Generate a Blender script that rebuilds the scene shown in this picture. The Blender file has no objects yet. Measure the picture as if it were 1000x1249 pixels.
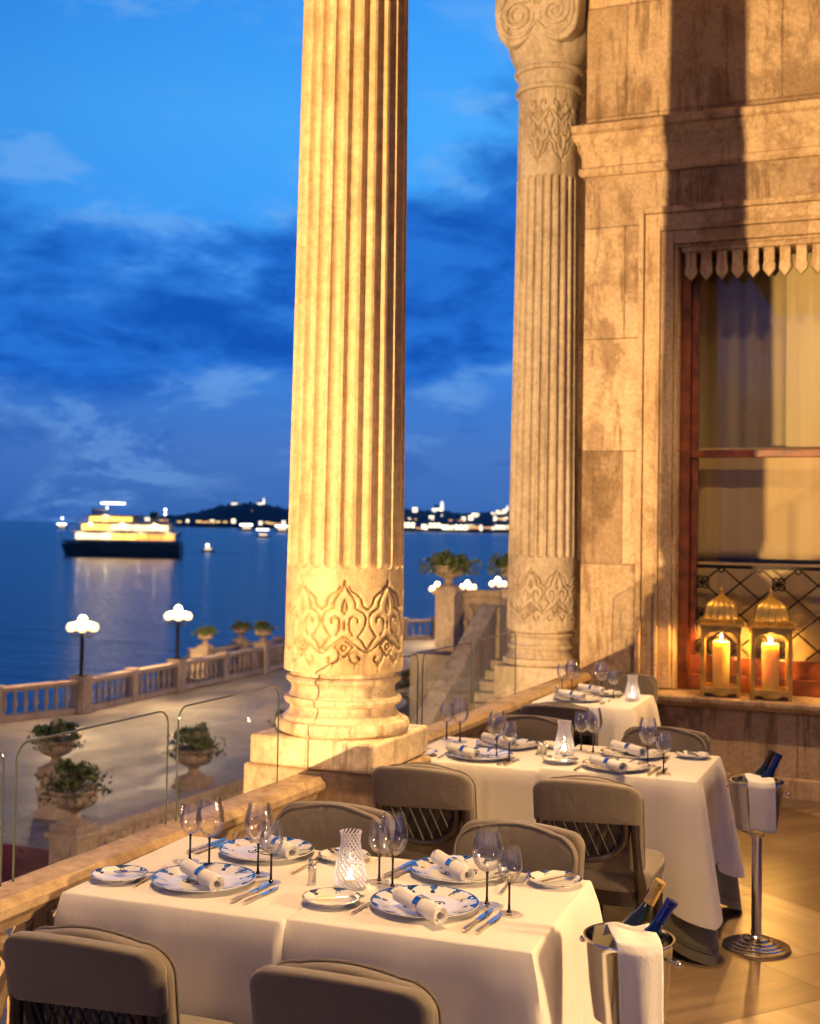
import bpy, bmesh, math, random
from math import sin, cos, pi, radians, sqrt, atan2, exp
from mathutils import Vector, Matrix
random.seed(7)
SC = bpy.context.scene
COL = SC.collection

# ------------------------------------------------------------------ camera
H = 1.85
F_PX, PP_Y = 1524.49, 589.73
YAW, PITCH, ROLL = radians(22.923), radians(2.023), radians(0.989)
FW = Vector((-sin(YAW)*cos(PITCH), cos(YAW)*cos(PITCH), sin(PITCH)))
R0 = Vector((cos(YAW), sin(YAW), 0.0)); U0 = R0.cross(FW)
RV = R0*cos(ROLL) + U0*sin(ROLL)
UV_ = -R0*sin(ROLL) + U0*cos(ROLL)
CAMP = Vector((0, 0, H))
cam_d = bpy.data.cameras.new('camera')
cam = bpy.data.objects.new('camera', cam_d); COL.objects.link(cam)
cam_d.sensor_fit = 'VERTICAL'; cam_d.sensor_height = 36.0
cam_d.lens = F_PX/1249*36.0
cam_d.shift_y = -(624.5-PP_Y)/1249
cam_d.clip_start = 0.05; cam_d.clip_end = 60000
m = Matrix((RV, UV_, -FW)).transposed().to_4x4(); m.translation = CAMP
cam.matrix_world = m
cam_d.dof.use_dof = True; cam_d.dof.focus_distance = 3.75; cam_d.dof.aperture_fstop = 4.2
SC.camera = cam

def ray(x, y): return RV*((x-500)/F_PX) - UV_*((y-PP_Y)/F_PX) + FW
def atz(x, y, z):
    d = ray(x, y); return CAMP + d*((z-H)/d.z)
def atd(x, y, dep): return CAMP + ray(x, y)*dep

# ------------------------------------------------------------------ view + world
SC.view_settings.view_transform = 'Standard'; SC.view_settings.look = 'None'
SC.view_settings.exposure = 0.0; SC.view_settings.gamma = 1.0
SC.view_settings.use_curve_mapping = False
W = bpy.data.worlds.new('World'); SC.world = W; W.use_nodes = True

class NT:
    def __init__(s, tree): s.t = tree; s.n = tree.nodes; s.l = tree.links
    def new(s, typ, **kw):
        n = s.n.new(typ)
        for k, v in kw.items():
            if k.startswith('i_'):
                key = k[2:]
                key = int(key) if key.isdigit() else key.replace('_', ' ')
                n.inputs[key].default_value = v
            else: setattr(n, k, v)
        return n
    def link(s, a, b): s.l.new(a, b)
    def math(s, op, a, b=None, c=None, clamp=False):
        n = s.n.new('ShaderNodeMath'); n.operation = op; n.use_clamp = clamp
        for i, v in enumerate((a, b, c)):
            if v is None: continue
            if isinstance(v, (int, float)): n.inputs[i].default_value = v
            else: s.l.new(v, n.inputs[i])
        return n.outputs[0]
    def ramp(s, fac, stops, interp='LINEAR'):
        n = s.n.new('ShaderNodeValToRGB'); n.color_ramp.interpolation = interp
        el = n.color_ramp.elements
        while len(el) > 1: el.remove(el[-1])
        el[0].position = stops[0][0]; el[0].color = (*stops[0][1], 1)
        for p, c in stops[1:]:
            e = el.new(p); e.color = (*c, 1)
        if fac is not None: s.l.new(fac, n.inputs[0])
        return n.outputs[0]
    def rng(s, v, a, b, c=0.0, d=1.0, smooth=True):
        n = s.n.new('ShaderNodeMapRange'); n.interpolation_type = 'SMOOTHSTEP' if smooth else 'LINEAR'
        s.l.new(v, n.inputs['Value'])
        n.inputs['From Min'].default_value = a; n.inputs['From Max'].default_value = b
        n.inputs['To Min'].default_value = c; n.inputs['To Max'].default_value = d
        return n.outputs['Result']
    def mix(s, fac, a, b, typ='MIX'):
        n = s.n.new('ShaderNodeMix'); n.data_type = 'RGBA'; n.blend_type = typ
        for sock, v in ((n.inputs[0], fac), (n.inputs[6], a), (n.inputs[7], b)):
            if isinstance(v, (int, float)): sock.default_value = v
            elif isinstance(v, (tuple, list)): sock.default_value = (*v[:3], 1)
            else: s.l.new(v, sock)
        return n.outputs[2]
    def noise(s, vec, scale, detail=4, rough=.55, dist=0.0):
        n = s.n.new('ShaderNodeTexNoise')
        n.inputs['Scale'].default_value = scale; n.inputs['Detail'].default_value = detail
        n.inputs['Roughness'].default_value = rough; n.inputs['Distortion'].default_value = dist
        if vec is not None: s.l.new(vec, n.inputs['Vector'])
        return n.outputs[0]
    def mapping(s, vec, scale=(1, 1, 1), rot=(0, 0, 0), loc=(0, 0, 0)):
        n = s.n.new('ShaderNodeMapping')
        n.inputs['Scale'].default_value = scale; n.inputs['Rotation'].default_value = rot
        n.inputs['Location'].default_value = loc
        s.l.new(vec, n.inputs['Vector']); return n.outputs[0]

def lin(r, g, b):
    f = lambda c: (c/255/12.92) if c/255 <= .04045 else ((c/255+.055)/1.055)**2.4
    return (f(r), f(g), f(b))

def build_sky():
    t = NT(W.node_tree); t.n.clear()
    tc = t.new('ShaderNodeTexCoord'); d = tc.outputs['Generated']
    sx = t.new('ShaderNodeSeparateXYZ'); t.link(d, sx.inputs[0])
    z = sx.outputs[2]
    base = t.ramp(t.rng(z, -.02, .98, smooth=False), [
        (.0, lin(42, 90, 166)), (.035, lin(60, 106, 180)), (.075, lin(72, 118, 194)), (.12, lin(62, 124, 210)), (.17, lin(60, 140, 234)),
        (.23, lin(62, 158, 252)), (.33, lin(74, 172, 255)), (.42, lin(60, 160, 255)), (.50, lin(14, 84, 180)), (1, lin(4, 34, 96))])
    # brighter ahead and to the right, darker to the far left
    az = t.math('ADD', t.math('MULTIPLY', sx.outputs[0], -.21), t.math('MULTIPLY', sx.outputs[1], .977))
    azm = t.rng(az, .74, .97, .0, 1.0)
    base = t.mix(azm, t.mix(.5, base, lin(0, 88, 186)), base)
    far = t.rng(az, .25, .72)
    base = t.mix(far, t.mix(1.0, base, (.34, .36, .40), 'MULTIPLY'), base)
    # layered evening clouds
    mp = t.mapping(d, scale=(2.7, 2.7, 6.4), loc=(3.1, 1.7, .35))
    n1 = t.noise(mp, 1.55, 9, .55, .2)
    mp2 = t.mapping(d, scale=(6, 6, 15), loc=(.4, 2.1, .9))
    n2 = t.noise(mp2, 1.6, 8, .62, .3)
    win = t.math('MULTIPLY', t.rng(z, .085, .15), t.rng(z, .21, .275, 1.0, 0.0))
    m1 = t.math('ADD', n1, t.math('ADD', t.math('MULTIPLY', win, .30), -.075))
    cl = t.rng(m1, .50, .72)
    ccol = t.mix(t.rng(n2, .38, .62), lin(10, 78, 178), lin(36, 112, 212))
    sky = t.mix(t.math('MULTIPLY', cl, .92), base, ccol)
    # pale torn edges of the cloud
    edge = t.math('MULTIPLY', t.math('MULTIPLY', t.rng(m1, .42, .53), t.rng(m1, .55, .66, 1.0, 0.0)), t.rng(n2, .44, .58))
    sky = t.mix(t.math('MULTIPLY', edge, .42), sky, lin(128, 180, 240))
    low = t.math('MULTIPLY', t.rng(z, .02, .06), t.rng(z, .08, .115, 1.0, 0.0))
    sky = t.mix(t.math('MULTIPLY', t.math('MULTIPLY', low, t.rng(n2, .52, .6)), .4), sky, lin(40, 90, 176))
    bg = t.new('ShaderNodeBackground'); t.link(sky, bg.inputs[0]); bg.inputs[1].default_value = 1.0
    o = t.new('ShaderNodeOutputWorld'); t.link(bg.outputs[0], o.inputs[0])
build_sky()

# ------------------------------------------------------------------ lights
def lamp(name, typ, loc, power, color, radius=.1, target=None, **kw):
    d = bpy.data.lights.new(name, typ); o = bpy.data.objects.new(name, d); COL.objects.link(o)
    d.energy = power; d.color = color
    if typ in ('POINT', 'SPOT'): d.shadow_soft_size = radius
    for k, v in kw.items(): setattr(d, k, v)
    o.location = loc
    if target is not None:
        o.rotation_euler = (Vector(target)-Vector(loc)).to_track_quat('-Z', 'Y').to_euler()
    return o
WARM = (1.0, .61, .25); WARM2 = (1.0, .60, .25)
FLOOD_DIR = Vector((.213, 1.0, .138))
lamp('garden_floodlight', 'SPOT', Vector((-2.49, 5.14, 1.5)) - FLOOD_DIR*24, 57000, WARM, .14, (-2.0, 8, 3.4), spot_size=radians(40), spot_blend=.35)
lamp('terrace_wall_lamp', 'SPOT', (2.5, 3.7, 1.75), 840, WARM, .2, (-1.0, 3.65, .35), spot_size=radians(52), spot_blend=.5)
lamp('terrace_lantern', 'POINT', (-4.4, -2.2, 2.5), 175, WARM, .4)
lamp('overhead_spot', 'SPOT', (-1.35, 3.6, 6.6), 1420, WARM, .10, (-1.55, 3.6, 0), spot_size=radians(46), spot_blend=.6)
lamp('overhead_spot', 'SPOT', (-1.35, 6.5, 6.6), 1600, WARM, .10, (-1.55, 6.6, 0), spot_size=radians(46), spot_blend=.6)
lamp('overhead_spot', 'SPOT', (.6, 6.0, 6.6), 1000, WARM, .10, (-.8, 9.3, .7), spot_size=radians(54), spot_blend=.8)  # unseen fill spot added to brighten the wall around the sill

# ------------------------------------------------------------------ mesh builder
class MB:
    def __init__(s): s.v = []; s.f = []; s.uv = None
    def add(s, vs, fs):
        o = len(s.v); s.v += [tuple(p) for p in vs]; s.f += [tuple(i+o for i in f) for f in fs]; return s
    def box(s, x0, x1, y0, y1, z0, z1):
        return s.add([(x0,y0,z0),(x1,y0,z0),(x1,y1,z0),(x0,y1,z0),(x0,y0,z1),(x1,y0,z1),(x1,y1,z1),(x0,y1,z1)],
                     [(3,2,1,0),(4,5,6,7),(0,1,5,4),(1,2,6,5),(2,3,7,6),(3,0,4,7)])
    def obox(s, c, ax, ay, hx, hy, z0, z1):
        c = Vector(c); ax = Vector(ax).normalized(); ay = Vector(ay).normalized()
        q = [c+ax*(i*hx)+ay*(j*hy) for i, j in ((-1,-1),(1,-1),(1,1),(-1,1))]
        return s.add([(p.x,p.y,z0) for p in q]+[(p.x,p.y,z1) for p in q],
                     [(3,2,1,0),(4,5,6,7),(0,1,5,4),(1,2,6,5),(2,3,7,6),(3,0,4,7)])
    def lathe(s, prof, c=(0,0,0), n=24, mod=None, cap=True, axis=None):
        """prof: list of (r, z)"""
        vs = []; fs = []
        for k, (r, z) in enumerate(prof):
            for i in range(n):
                a = 2*pi*i/n; rr = r*(mod(a, z) if mod else 1)
                p = Vector((rr*cos(a), rr*sin(a), z))
                if axis is not None: p = axis @ p
                vs.append((c[0]+p.x, c[1]+p.y, c[2]+p.z))
        for k in range(len(prof)-1):
            for i in range(n):
                j = (i+1) % n
                fs.append((k*n+i, k*n+j, (k+1)*n+j, (k+1)*n+i))
        if cap:
            if prof[0][0] > 1e-6: fs.append(tuple(range(n-1, -1, -1)))
            if prof[-1][0] > 1e-6: fs.append(tuple((len(prof)-1)*n+i for i in range(n)))
        return s.add(vs, fs)
    def tube(s, path, r, n=8, closed=False, cap=True, flat=None):
        P = [Vector(p) for p in path]; L = len(P)
        rs = r if isinstance(r, (list, tuple)) else [r]*L
        vs = []; fs = []; up = Vector((0, 0, 1)); pn = None
        for i in range(L):
            a = P[i-1] if (i > 0 or closed) else P[0]; b = P[(i+1) % L] if (i < L-1 or closed) else P[-1]
            tan = (b-a).normalized() if (b-a).length > 1e-9 else Vector((0,0,1))
            if pn is None:
                ref = up if abs(tan.z) < .9 else Vector((1,0,0))
                pn = (ref - tan*ref.dot(tan)).normalized()
            else:
                pn = (pn - tan*pn.dot(tan))
                pn = pn.normalized() if pn.length > 1e-6 else tan.orthogonal().normalized()
            bn = tan.cross(pn)
            for k in range(n):
                an = 2*pi*k/n
                o = pn*cos(an)*rs[i]*(flat[0] if flat else 1) + bn*sin(an)*rs[i]*(flat[1] if flat else 1)
                vs.append(P[i]+o)
        m_ = L if closed else L-1
        for i in range(m_):
            j = (i+1) % L
            for k in range(n):
                q = (k+1) % n
                fs.append((i*n+k, i*n+q, j*n+q, j*n+k))
        if cap and not closed:
            fs.append(tuple(range(n-1, -1, -1))); fs.append(tuple((L-1)*n+k for k in range(n)))
        return s.add(vs, fs)
    def grid(s, fn, nu, nv, closed_u=False):
        vs = [fn(i/(nu if closed_u else nu-1), j/(nv-1)) for j in range(nv) for i in range(nu)]
        fs = []
        for j in range(nv-1):
            for i in range(nu if closed_u else nu-1):
                k = (i+1) % nu
                fs.append((j*nu+i, j*nu+k, (j+1)*nu+k, (j+1)*nu+i))
        return s.add(vs, fs)
    def prism(s, poly, fn0, fn1):
        """poly 2-D outline; fn0/fn1 map (a,b)->3-D for the two faces"""
        n = len(poly)
        vs = [fn0(*p) for p in poly]+[fn1(*p) for p in poly]
        fs = [tuple(range(n-1, -1, -1)), tuple(range(n, 2*n))]
        for i in range(n):
            j = (i+1) % n; fs.append((i, j, n+j, n+i))
        return s.add(vs, fs)
    def sphere(s, c, r, nu=16, nv=10, sc=(1,1,1)):
        prof = [(max(1e-5, r*sin(pi*k/nv)), -r*cos(pi*k/nv)) for k in range(nv+1)]
        o = len(s.v); s.lathe(prof, (0,0,0), nu, cap=False)
        for i in range(o, len(s.v)):
            p = s.v[i]; s.v[i] = (c[0]+p[0]*sc[0], c[1]+p[1]*sc[1], c[2]+p[2]*sc[2])
        return s
    def xf(s, mat, start=0):
        for i in range(start, len(s.v)):
            p = mat @ Vector(s.v[i]); s.v[i] = (p.x, p.y, p.z)
        return s
    def build(s, name, mat, parent=None, smooth=True, ang=38, bevel=0, seg=2, fixn=True, solid=0):
        me = bpy.data.meshes.new(name)
        me.from_pydata(s.v, [], s.f); me.validate()
        if fixn:
            b = bmesh.new(); b.from_mesh(me); bmesh.ops.remove_doubles(b, verts=b.verts, dist=1e-6)
            bmesh.ops.recalc_face_normals(b, faces=b.faces); b.to_mesh(me); b.free()
        if smooth:
            me.polygons.foreach_set('use_smooth', [True]*len(me.polygons))
            me.set_sharp_from_angle(angle=radians(ang))
        if s.uv is not None and not fixn:
            uvl = me.uv_layers.new(name='UVMap')
            for lp in me.loops: uvl.data[lp.index].uv = s.uv[lp.vertex_index]
        if mat is not None: me.materials.append(mat)
        o = bpy.data.objects.new(name, me); COL.objects.link(o)
        if parent is not None: o.parent = parent
        if solid:
            md = o.modifiers.new('thickness', 'SOLIDIFY'); md.thickness = solid; md.offset = 0
        if bevel:
            md = o.modifiers.new('bevel', 'BEVEL'); md.width = bevel; md.segments = seg; md.limit_method = 'ANGLE'
            md.angle_limit = radians(40); md.harden_normals = False
        return o

def tag(o, label=None, cat=None, group=None, kind=None):
    if label: o['label'] = label
    if cat: o['category'] = cat
    if group: o['group'] = group
    if kind: o['kind'] = kind
    return o
def empty(name, loc, label, cat, group=None, rz=0.0):
    o = bpy.data.objects.new(name, None); COL.objects.link(o)
    o.location = loc; o.rotation_euler = (0, 0, rz); o.empty_display_size = .1
    return tag(o, label, cat, group)
def copy_tree(o, parent=None):
    c = o.copy(); COL.objects.link(c)
    if parent is not None: c.parent = parent
    for ch in list(KIDS.get(o.name, o.children)): copy_tree(ch, c)
    return c
KIDS = {}
def place(proto, used, loc, rz, label, group=None, scale=None):
    """first call moves the prototype itself, later calls copy it with its parts"""
    o = proto if not used else copy_tree(proto)
    used.append(o)
    o.location = loc; o.rotation_euler = (0, 0, rz); o['label'] = label
    if group: o['group'] = group
    if scale: o.scale = (scale,)*3
    return o
def jit(a): return random.uniform(-a, a)
# ------------------------------------------------------------------ materials
def new_mat(name):
    m = bpy.data.materials.new(name); m.use_nodes = True
    t = NT(m.node_tree); t.n.clear()
    o = t.new('ShaderNodeOutputMaterial'); b = t.new('ShaderNodeBsdfPrincipled')
    t.link(b.outputs[0], o.inputs[0])
    return m, t, b, o
def bump(t, b, h, strength=.3, dist=.01):
    n = t.new('ShaderNodeBump'); n.inputs['Strength'].default_value = strength; n.inputs['Distance'].default_value = dist
    t.link(h, n.inputs['Height']); t.link(n.outputs[0], b.inputs['Normal'])
def obj_co(t): return t.new('ShaderNodeTexCoord').outputs['Object']

def plain(name, col, rough=.5, metal=0.0, vary=.12, vs=12, bmp=.1, bs=60, spec=None, coat=0):
    m, t, b, o = new_mat(name); co = obj_co(t)
    n = t.noise(co, vs, 4)
    dark = tuple(c*(1-vary*1.6) for c in col); lite = tuple(min(1, c*(1+vary)) for c in col)
    t.link(t.ramp(n, [(.3, dark), (.7, lite)]), b.inputs['Base Color'])
    b.inputs['Roughness'].default_value = rough; b.inputs['Metallic'].default_value = metal
    if spec is not None: b.inputs['Specular IOR Level'].default_value = spec
    if coat: b.inputs['Coat Weight'].default_value = coat; b.inputs['Coat Roughness'].default_value = .08
    if bmp: bump(t, b, t.noise(co, bs, 3), bmp, .004)
    return m
def emit(name, col, strength):
    m, t, b, o = new_mat(name)
    b.inputs['Base Color'].default_value = (*col, 1)
    b.inputs['Emission Color'].default_value = (*col, 1); b.inputs['Emission Strength'].default_value = strength
    return m
def stone(name, light, mid, dark, scale=1.0, stain=.5, bmp=.35, rough=.75, streak=True, cracks=False, blocks=None, pit=.5):
    """weathered limestone / marble: blotches, rain streaks, pits, optional ashlar joints"""
    m, t, b, o = new_mat(name); co = obj_co(t)
    n1 = t.noise(co, 1.7*scale, 10, .70, .15)
    col = t.ramp(n1, [(.32, mid), (.52, light), (.72, tuple(min(1, c*1.08) for c in light))])
    st = t.noise(t.mapping(co, scale=(5.5*scale, 5.5*scale, .55*scale)), 1.0, 10, .70, .2) if streak else t.noise(co, 3.1*scale, 7, .6, .8)
    col = t.mix(t.math('MULTIPLY', t.rng(st, .52, .63), stain), col, dark)
    big = t.noise(t.mapping(co, loc=(7, 3, 1), scale=(1, 1, .7)), .8*scale, 9, .72, .25)
    col = t.mix(t.math('MULTIPLY', t.rng(big, .50, .60), stain*.85), col, dark)
    fine = t.noise(co, 55*scale, 3, .6)
    col = t.mix(t.math('MULTIPLY', t.rng(fine, .50, .66), .38), col, tuple(c*.8 for c in mid))
    mott = t.noise(co, 13*scale, 6, .7)
    col = t.mix(t.rng(mott, .3, .7), t.mix(1.0, col, (.80, .77, .73), 'MULTIPLY'), t.mix(1.0, col, (1.14, 1.13, 1.1), 'MULTIPLY'))
    h = t.math('ADD', t.math('MULTIPLY', t.noise(co, 9*scale, 8, .7), .7), t.math('MULTIPLY', t.rng(t.noise(co, 38*scale, 4, .6), .60, .74), -pit))
    if cracks:
        v = t.new('ShaderNodeTexVoronoi'); v.feature = 'DISTANCE_TO_EDGE'; v.inputs['Scale'].default_value = 1.9*scale
        t.link(t.mapping(t.mix(.82, t.n.new('ShaderNodeTexNoise').outputs[1], co), scale=(1, 1, .55)), v.inputs['Vector'])
        cr = t.rng(v.outputs['Distance'], .0, .006, 1.0, 0.0)
        col = t.mix(t.math('MULTIPLY', cr, .55), col, tuple(c*.4 for c in dark))
    if blocks:
        bw, bh = blocks
        br = t.new('ShaderNodeTexBrick'); br.offset = .5; br.inputs['Scale'].default_value = 1.0
        br.inputs['Brick Width'].default_value = bw; br.inputs['Row Height'].default_value = bh
        br.inputs['Mortar Size'].default_value = .006; br.inputs['Mortar Smooth'].default_value = .3; br.inputs['Bias'].default_value = 0
        br.inputs['Color1'].default_value = (.62, .57, .52, 1); br.inputs['Color2'].default_value = (1.12, 1.1, 1.08, 1); br.inputs['Mortar'].default_value = (.60, .54, .48, 1)
        sp = t.new('ShaderNodeSeparateXYZ'); t.link(co, sp.inputs[0])
        cb = t.new('ShaderNodeCombineXYZ'); t.link(t.math('ADD', sp.outputs[0], sp.outputs[1]), cb.inputs[0]); t.link(sp.outputs[2], cb.inputs[1])
        wob = t.mix(.012, cb.outputs[0], t.n.new('ShaderNodeTexNoise').outputs[1])
        t.link(t.mapping(cb.outputs[0], loc=(.33, .12, 0)), br.inputs['Vector'])
        col = t.mix(1.0, col, br.outputs['Color'], 'MULTIPLY')
        h = t.math('ADD', h, t.math('MULTIPLY', br.outputs['Fac'], -.9))
    t.link(col, b.inputs['Base Color'])
    b.inputs['Roughness'].default_value = rough
    bump(t, b, h, bmp, .012)
    return m
def fabric(name, col, rough=.85, weave=420, bmp=.12, vary=.06, sheen=.3):
    m, t, b, o = new_mat(name); co = obj_co(t)
    n = t.noise(co, 5, 5)
    t.link(t.ramp(n, [(.3, tuple(c*(1-vary*2) for c in col)), (.7, tuple(min(1, c*(1+vary)) for c in col))]), b.inputs['Base Color'])
    b.inputs['Roughness'].default_value = rough; b.inputs['Sheen Weight'].default_value = sheen
    b.inputs['Specular IOR Level'].default_value = .2
    w = t.noise(t.mapping(co, scale=(1, 1, .4)), weave, 1)
    soft = t.math('ADD', t.noise(co, 9, 6, .65, 1.0), t.math('MULTIPLY', t.noise(t.mapping(co, scale=(22, 22, 4)), 1.0, 4, .55, .4), .8))
    bump(t, b, t.math('ADD', t.math('MULTIPLY', w, .14), soft), bmp*2.4, .012)
    return m
def linen(name, col, *a):
    m, t, b, o = new_mat(name); co = obj_co(t)
    n = t.noise(co, 5, 5)
    t.link(t.ramp(n, [(.3, tuple(c*.94 for c in col)), (.7, tuple(min(1, c*1.02) for c in col))]), b.inputs['Base Color'])
    b.inputs['Roughness'].default_value = .8; b.inputs['Sheen Weight'].default_value = .2; b.inputs['Specular IOR Level'].default_value = .2
    sp = t.new('ShaderNodeSeparateXYZ'); t.link(t.mix(.02, co, t.n.new('ShaderNodeTexNoise').outputs[1]), sp.inputs[0])
    cr = None
    for ax, per_ in ((0, .235), (1, .25)):
        f = t.math('PINGPONG', t.math('ADD', sp.outputs[ax], .055), per_/2)
        c = t.rng(f, 0, .006, 1.0, 0.0)
        cr = c if cr is None else t.math('MAXIMUM', cr, c)
    wr = t.noise(t.mapping(co, scale=(1, 1, .45)), 6.5, 6, .62, 1.4)
    we = t.noise(co, 900, 1)
    h = t.math('ADD', t.math('MULTIPLY', cr, .10), t.math('ADD', t.math('MULTIPLY', wr, .8), t.math('MULTIPLY', we, .05)))
    bump(t, b, h, .34, .012)
    return m
def glass(name, tint=(1, 1, 1), ior=1.45, rough=.01, minr=.04, tr=.992, stripes=None, fres=.6):
    """thin clear glass: fresnel mix of see-through and mirror"""
    m = bpy.data.materials.new(name); m.use_nodes = True
    t = NT(m.node_tree); t.n.clear()
    o = t.new('ShaderNodeOutputMaterial')
    lw = t.new('ShaderNodeLayerWeight'); lw.inputs['Blend'].default_value = .28
    fac = t.math('MAXIMUM', t.math('MULTIPLY', lw.outputs['Fresnel'], fres), minr)
    a = t.new('ShaderNodeBsdfTransparent'); a.inputs[0].default_value = (*[c*tr for c in tint], 1)
    g = t.new('ShaderNodeBsdfGlossy'); g.inputs['Roughness'].default_value = rough; g.inputs[0].default_value = (1, 1, 1, 1)
    mx = t.new('ShaderNodeMixShader'); t.link(fac, mx.inputs[0]); t.link(a.outputs[0], mx.inputs[1]); t.link(g.outputs[0], mx.inputs[2])
    out = mx.outputs[0]
    if stripes:
        n, twist, width = stripes
        co = obj_co(t); sp = t.new('ShaderNodeSeparateXYZ'); t.link(co, sp.inputs[0])
        an = t.math('ARCTAN2', sp.outputs[1], sp.outputs[0])
        ph = t.math('ADD', t.math('MULTIPLY', an, n), t.math('MULTIPLY', sp.outputs[2], twist))
        w = t.rng(t.math('SINE', ph), width-.12, width+.12)
        d = t.new('ShaderNodeBsdfTranslucent'); d.inputs[0].default_value = (.92, .9, .95, 1)
        d2 = t.new('ShaderNodeBsdfDiffuse'); d2.inputs[0].default_value = (.9, .9, .95, 1)
        md = t.new('ShaderNodeMixShader'); md.inputs[0].default_value = .5; t.link(d.outputs[0], md.inputs[1]); t.link(d2.outputs[0], md.inputs[2])
        m2 = t.new('ShaderNodeMixShader'); t.link(w, m2.inputs[0]); t.link(out, m2.inputs[1]); t.link(md.outputs[0], m2.inputs[2])
        out = m2.outputs[0]
    t.link(out, o.inputs[0])
    return m

M = {}
M['column'] = stone('column_marble', (.76, .61, .38), (.64, .48, .27), (.36, .22, .09), 1.6, .42, .3, .6)
M['column2'] = stone('column_marble_pale', (.50, .43, .345), (.40, .335, .26), (.22, .16, .105), 1.9, .55, .3, .65)
M['base'] = stone('plinth_marble', (.80, .67, .47), (.66, .52, .33), (.22, .13, .06), 1.9, .6, .25, .55, cracks=True)
M['wall'] = stone('facade_limestone', (.64, .51, .36), (.47, .35, .23), (.20, .125, .065), 2.6, .68, .8, .85, blocks=(1.15, .86), pit=1.2)
M['trim'] = stone('facade_trim_stone', (.62, .475, .315), (.48, .345, .21), (.24, .145, .07), 3.0, .6, .7, .8, pit=1.2)
M['parapet'] = stone('parapet_stone', (.50, .38, .25), (.38, .27, .16), (.20, .13, .07), 1.8, .5, .25, .6, streak=False)
M['balus'] = stone('balustrade_stone', (.46, .38, .31), (.36, .29, .23), (.2, .15, .11), 1.0, .4, .2, .8)
M['stairst'] = stone('stair_stone', (.34, .30, .26), (.26, .22, .19), (.12, .10, .08), 1.0, .55, .3, .85)
M['urn'] = stone('urn_stone', (.42, .34, .27), (.32, .25, .19), (.16, .12, .09), 2.5, .5, .2, .8)
M['cloth'] = linen('white_tablecloth', (.80, .77, .74), .8, 500, .10, .02, .2)
M['napkin'] = fabric('white_napkin', (.84, .82, .80), .85, 600, .15, .02, .3)
M['chairfab'] = fabric('grey_chair_fabric', (.175, .145, .118), .75, 380, .14, .05, .35)
M['chairwood'] = plain('dark_chair_wood', (.035, .022, .016), .32, 0, .3, 20, .05, coat=.4)
M['cane'] = plain('woven_cane', (.022, .014, .010), .5, 0, .3, 30, .2)
M['legwood'] = plain('red_brown_table_wood', (.11, .03, .016), .35, 0, .3, 12, .05, coat=.4)
M['steel'] = plain('polished_steel', (.72, .70, .67), .14, 1.0, .05, 6, .02)
M['silver'] = plain('table_silver', (.80, .78, .75), .18, 1.0, .05, 30, .0)
M['glass'] = glass('wine_glass', minr=.075, fres=.66, tr=.997)
M['panel'] = glass('railing_glass', tint=(.985, .99, .99), minr=.006, rough=.0, fres=.05)
M['panel2'] = glass('railing_glass_far', tint=(.95, .97, .97), minr=.010, rough=.0, fres=.12)
M['pane'] = glass('window_glass', tint=(.92, .91, .84), minr=.035, fres=.4)
M['edge'] = plain('glass_edge', (.07, .085, .075), .08, .0, .05, 3, 0)
M['navy'] = plain('navy_glass_stem', (.006, .008, .022), .12, 0, .1, 5, 0)
M['swirl'] = glass('swirl_glass', stripes=(17, 360, .15))
M['frame'] = plain('red_brown_window_wood', (.21, .055, .018), .38, 0, .4, 9, .1, coat=.25)
M['iron'] = plain('dark_iron', (.018, .014, .012), .5, .6, .2, 20, .1)
M['gold'] = plain('gilded_lantern_metal', (.78, .50, .11), .38, .7, .2, 14, .12)
M['wax'] = plain('candle_wax', (.86, .66, .36), .5, 0, .05, 8, 0)
M['leaf'] = plain('dark_green_leaves', (.085, .125, .028), .5, 0, .5, 9, 0)
M['stem'] = plain('plant_stem', (.06, .045, .02), .8, 0, .3, 9, 0)
M['globe'] = emit('lamp_globe', (1.0, .70, .34), 2.6)
M['flame'] = emit('candle_flame', (1.0, .62, .18), 60)
M['tealight'] = emit('tealight_flame', (1.0, .78, .5), 90)
M['red'] = fabric('dark_red_carpet', (.13, .004, .007), .95, 200, .2, .1, 0)

def paving_mat():
    m, t, b, o = new_mat('garden_paving'); co = obj_co(t)
    br = t.new('ShaderNodeTexBrick'); br.offset = .5; br.inputs['Scale'].default_value = 1
    br.inputs['Brick Width'].default_value = 1.5; br.inputs['Row Height'].default_value = .8; br.inputs['Mortar Size'].default_value = .012
    br.inputs['Color1'].default_value = (.21, .19, .175, 1); br.inputs['Color2'].default_value = (.29, .265, .24, 1); br.inputs['Mortar'].default_value = (.11, .1, .09, 1)
    t.link(t.mapping(co, rot=(0, 0, .35)), br.inputs['Vector'])
    n = t.noise(t.mapping(co, scale=(1, .35, 1), rot=(0, 0, .3)), 1.6, 8, .65, .6)
    col = t.mix(1.0, br.outputs['Color'], t.mix(1.0, t.ramp(n, [(.3, (.5, .5, .52)), (.7, (1.12, 1.1, 1.06))]), t.ramp(t.noise(co, .22, 6, .6), [(.36, (.55, .56, .6)), (.62, (1.1, 1.08, 1.05))]), 'MULTIPLY'), 'MULTIPLY')
    t.link(col, b.inputs['Base Color'])
    t.link(t.rng(n, .3, .7, .50, .78), b.inputs['Roughness'])
    bump(t, b, t.math('ADD', t.noise(co, 5, 6, .6), t.math('MULTIPLY', br.outputs['Fac'], -.4)), .35, .02)
    return m
M['paving'] = paving_mat()

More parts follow.
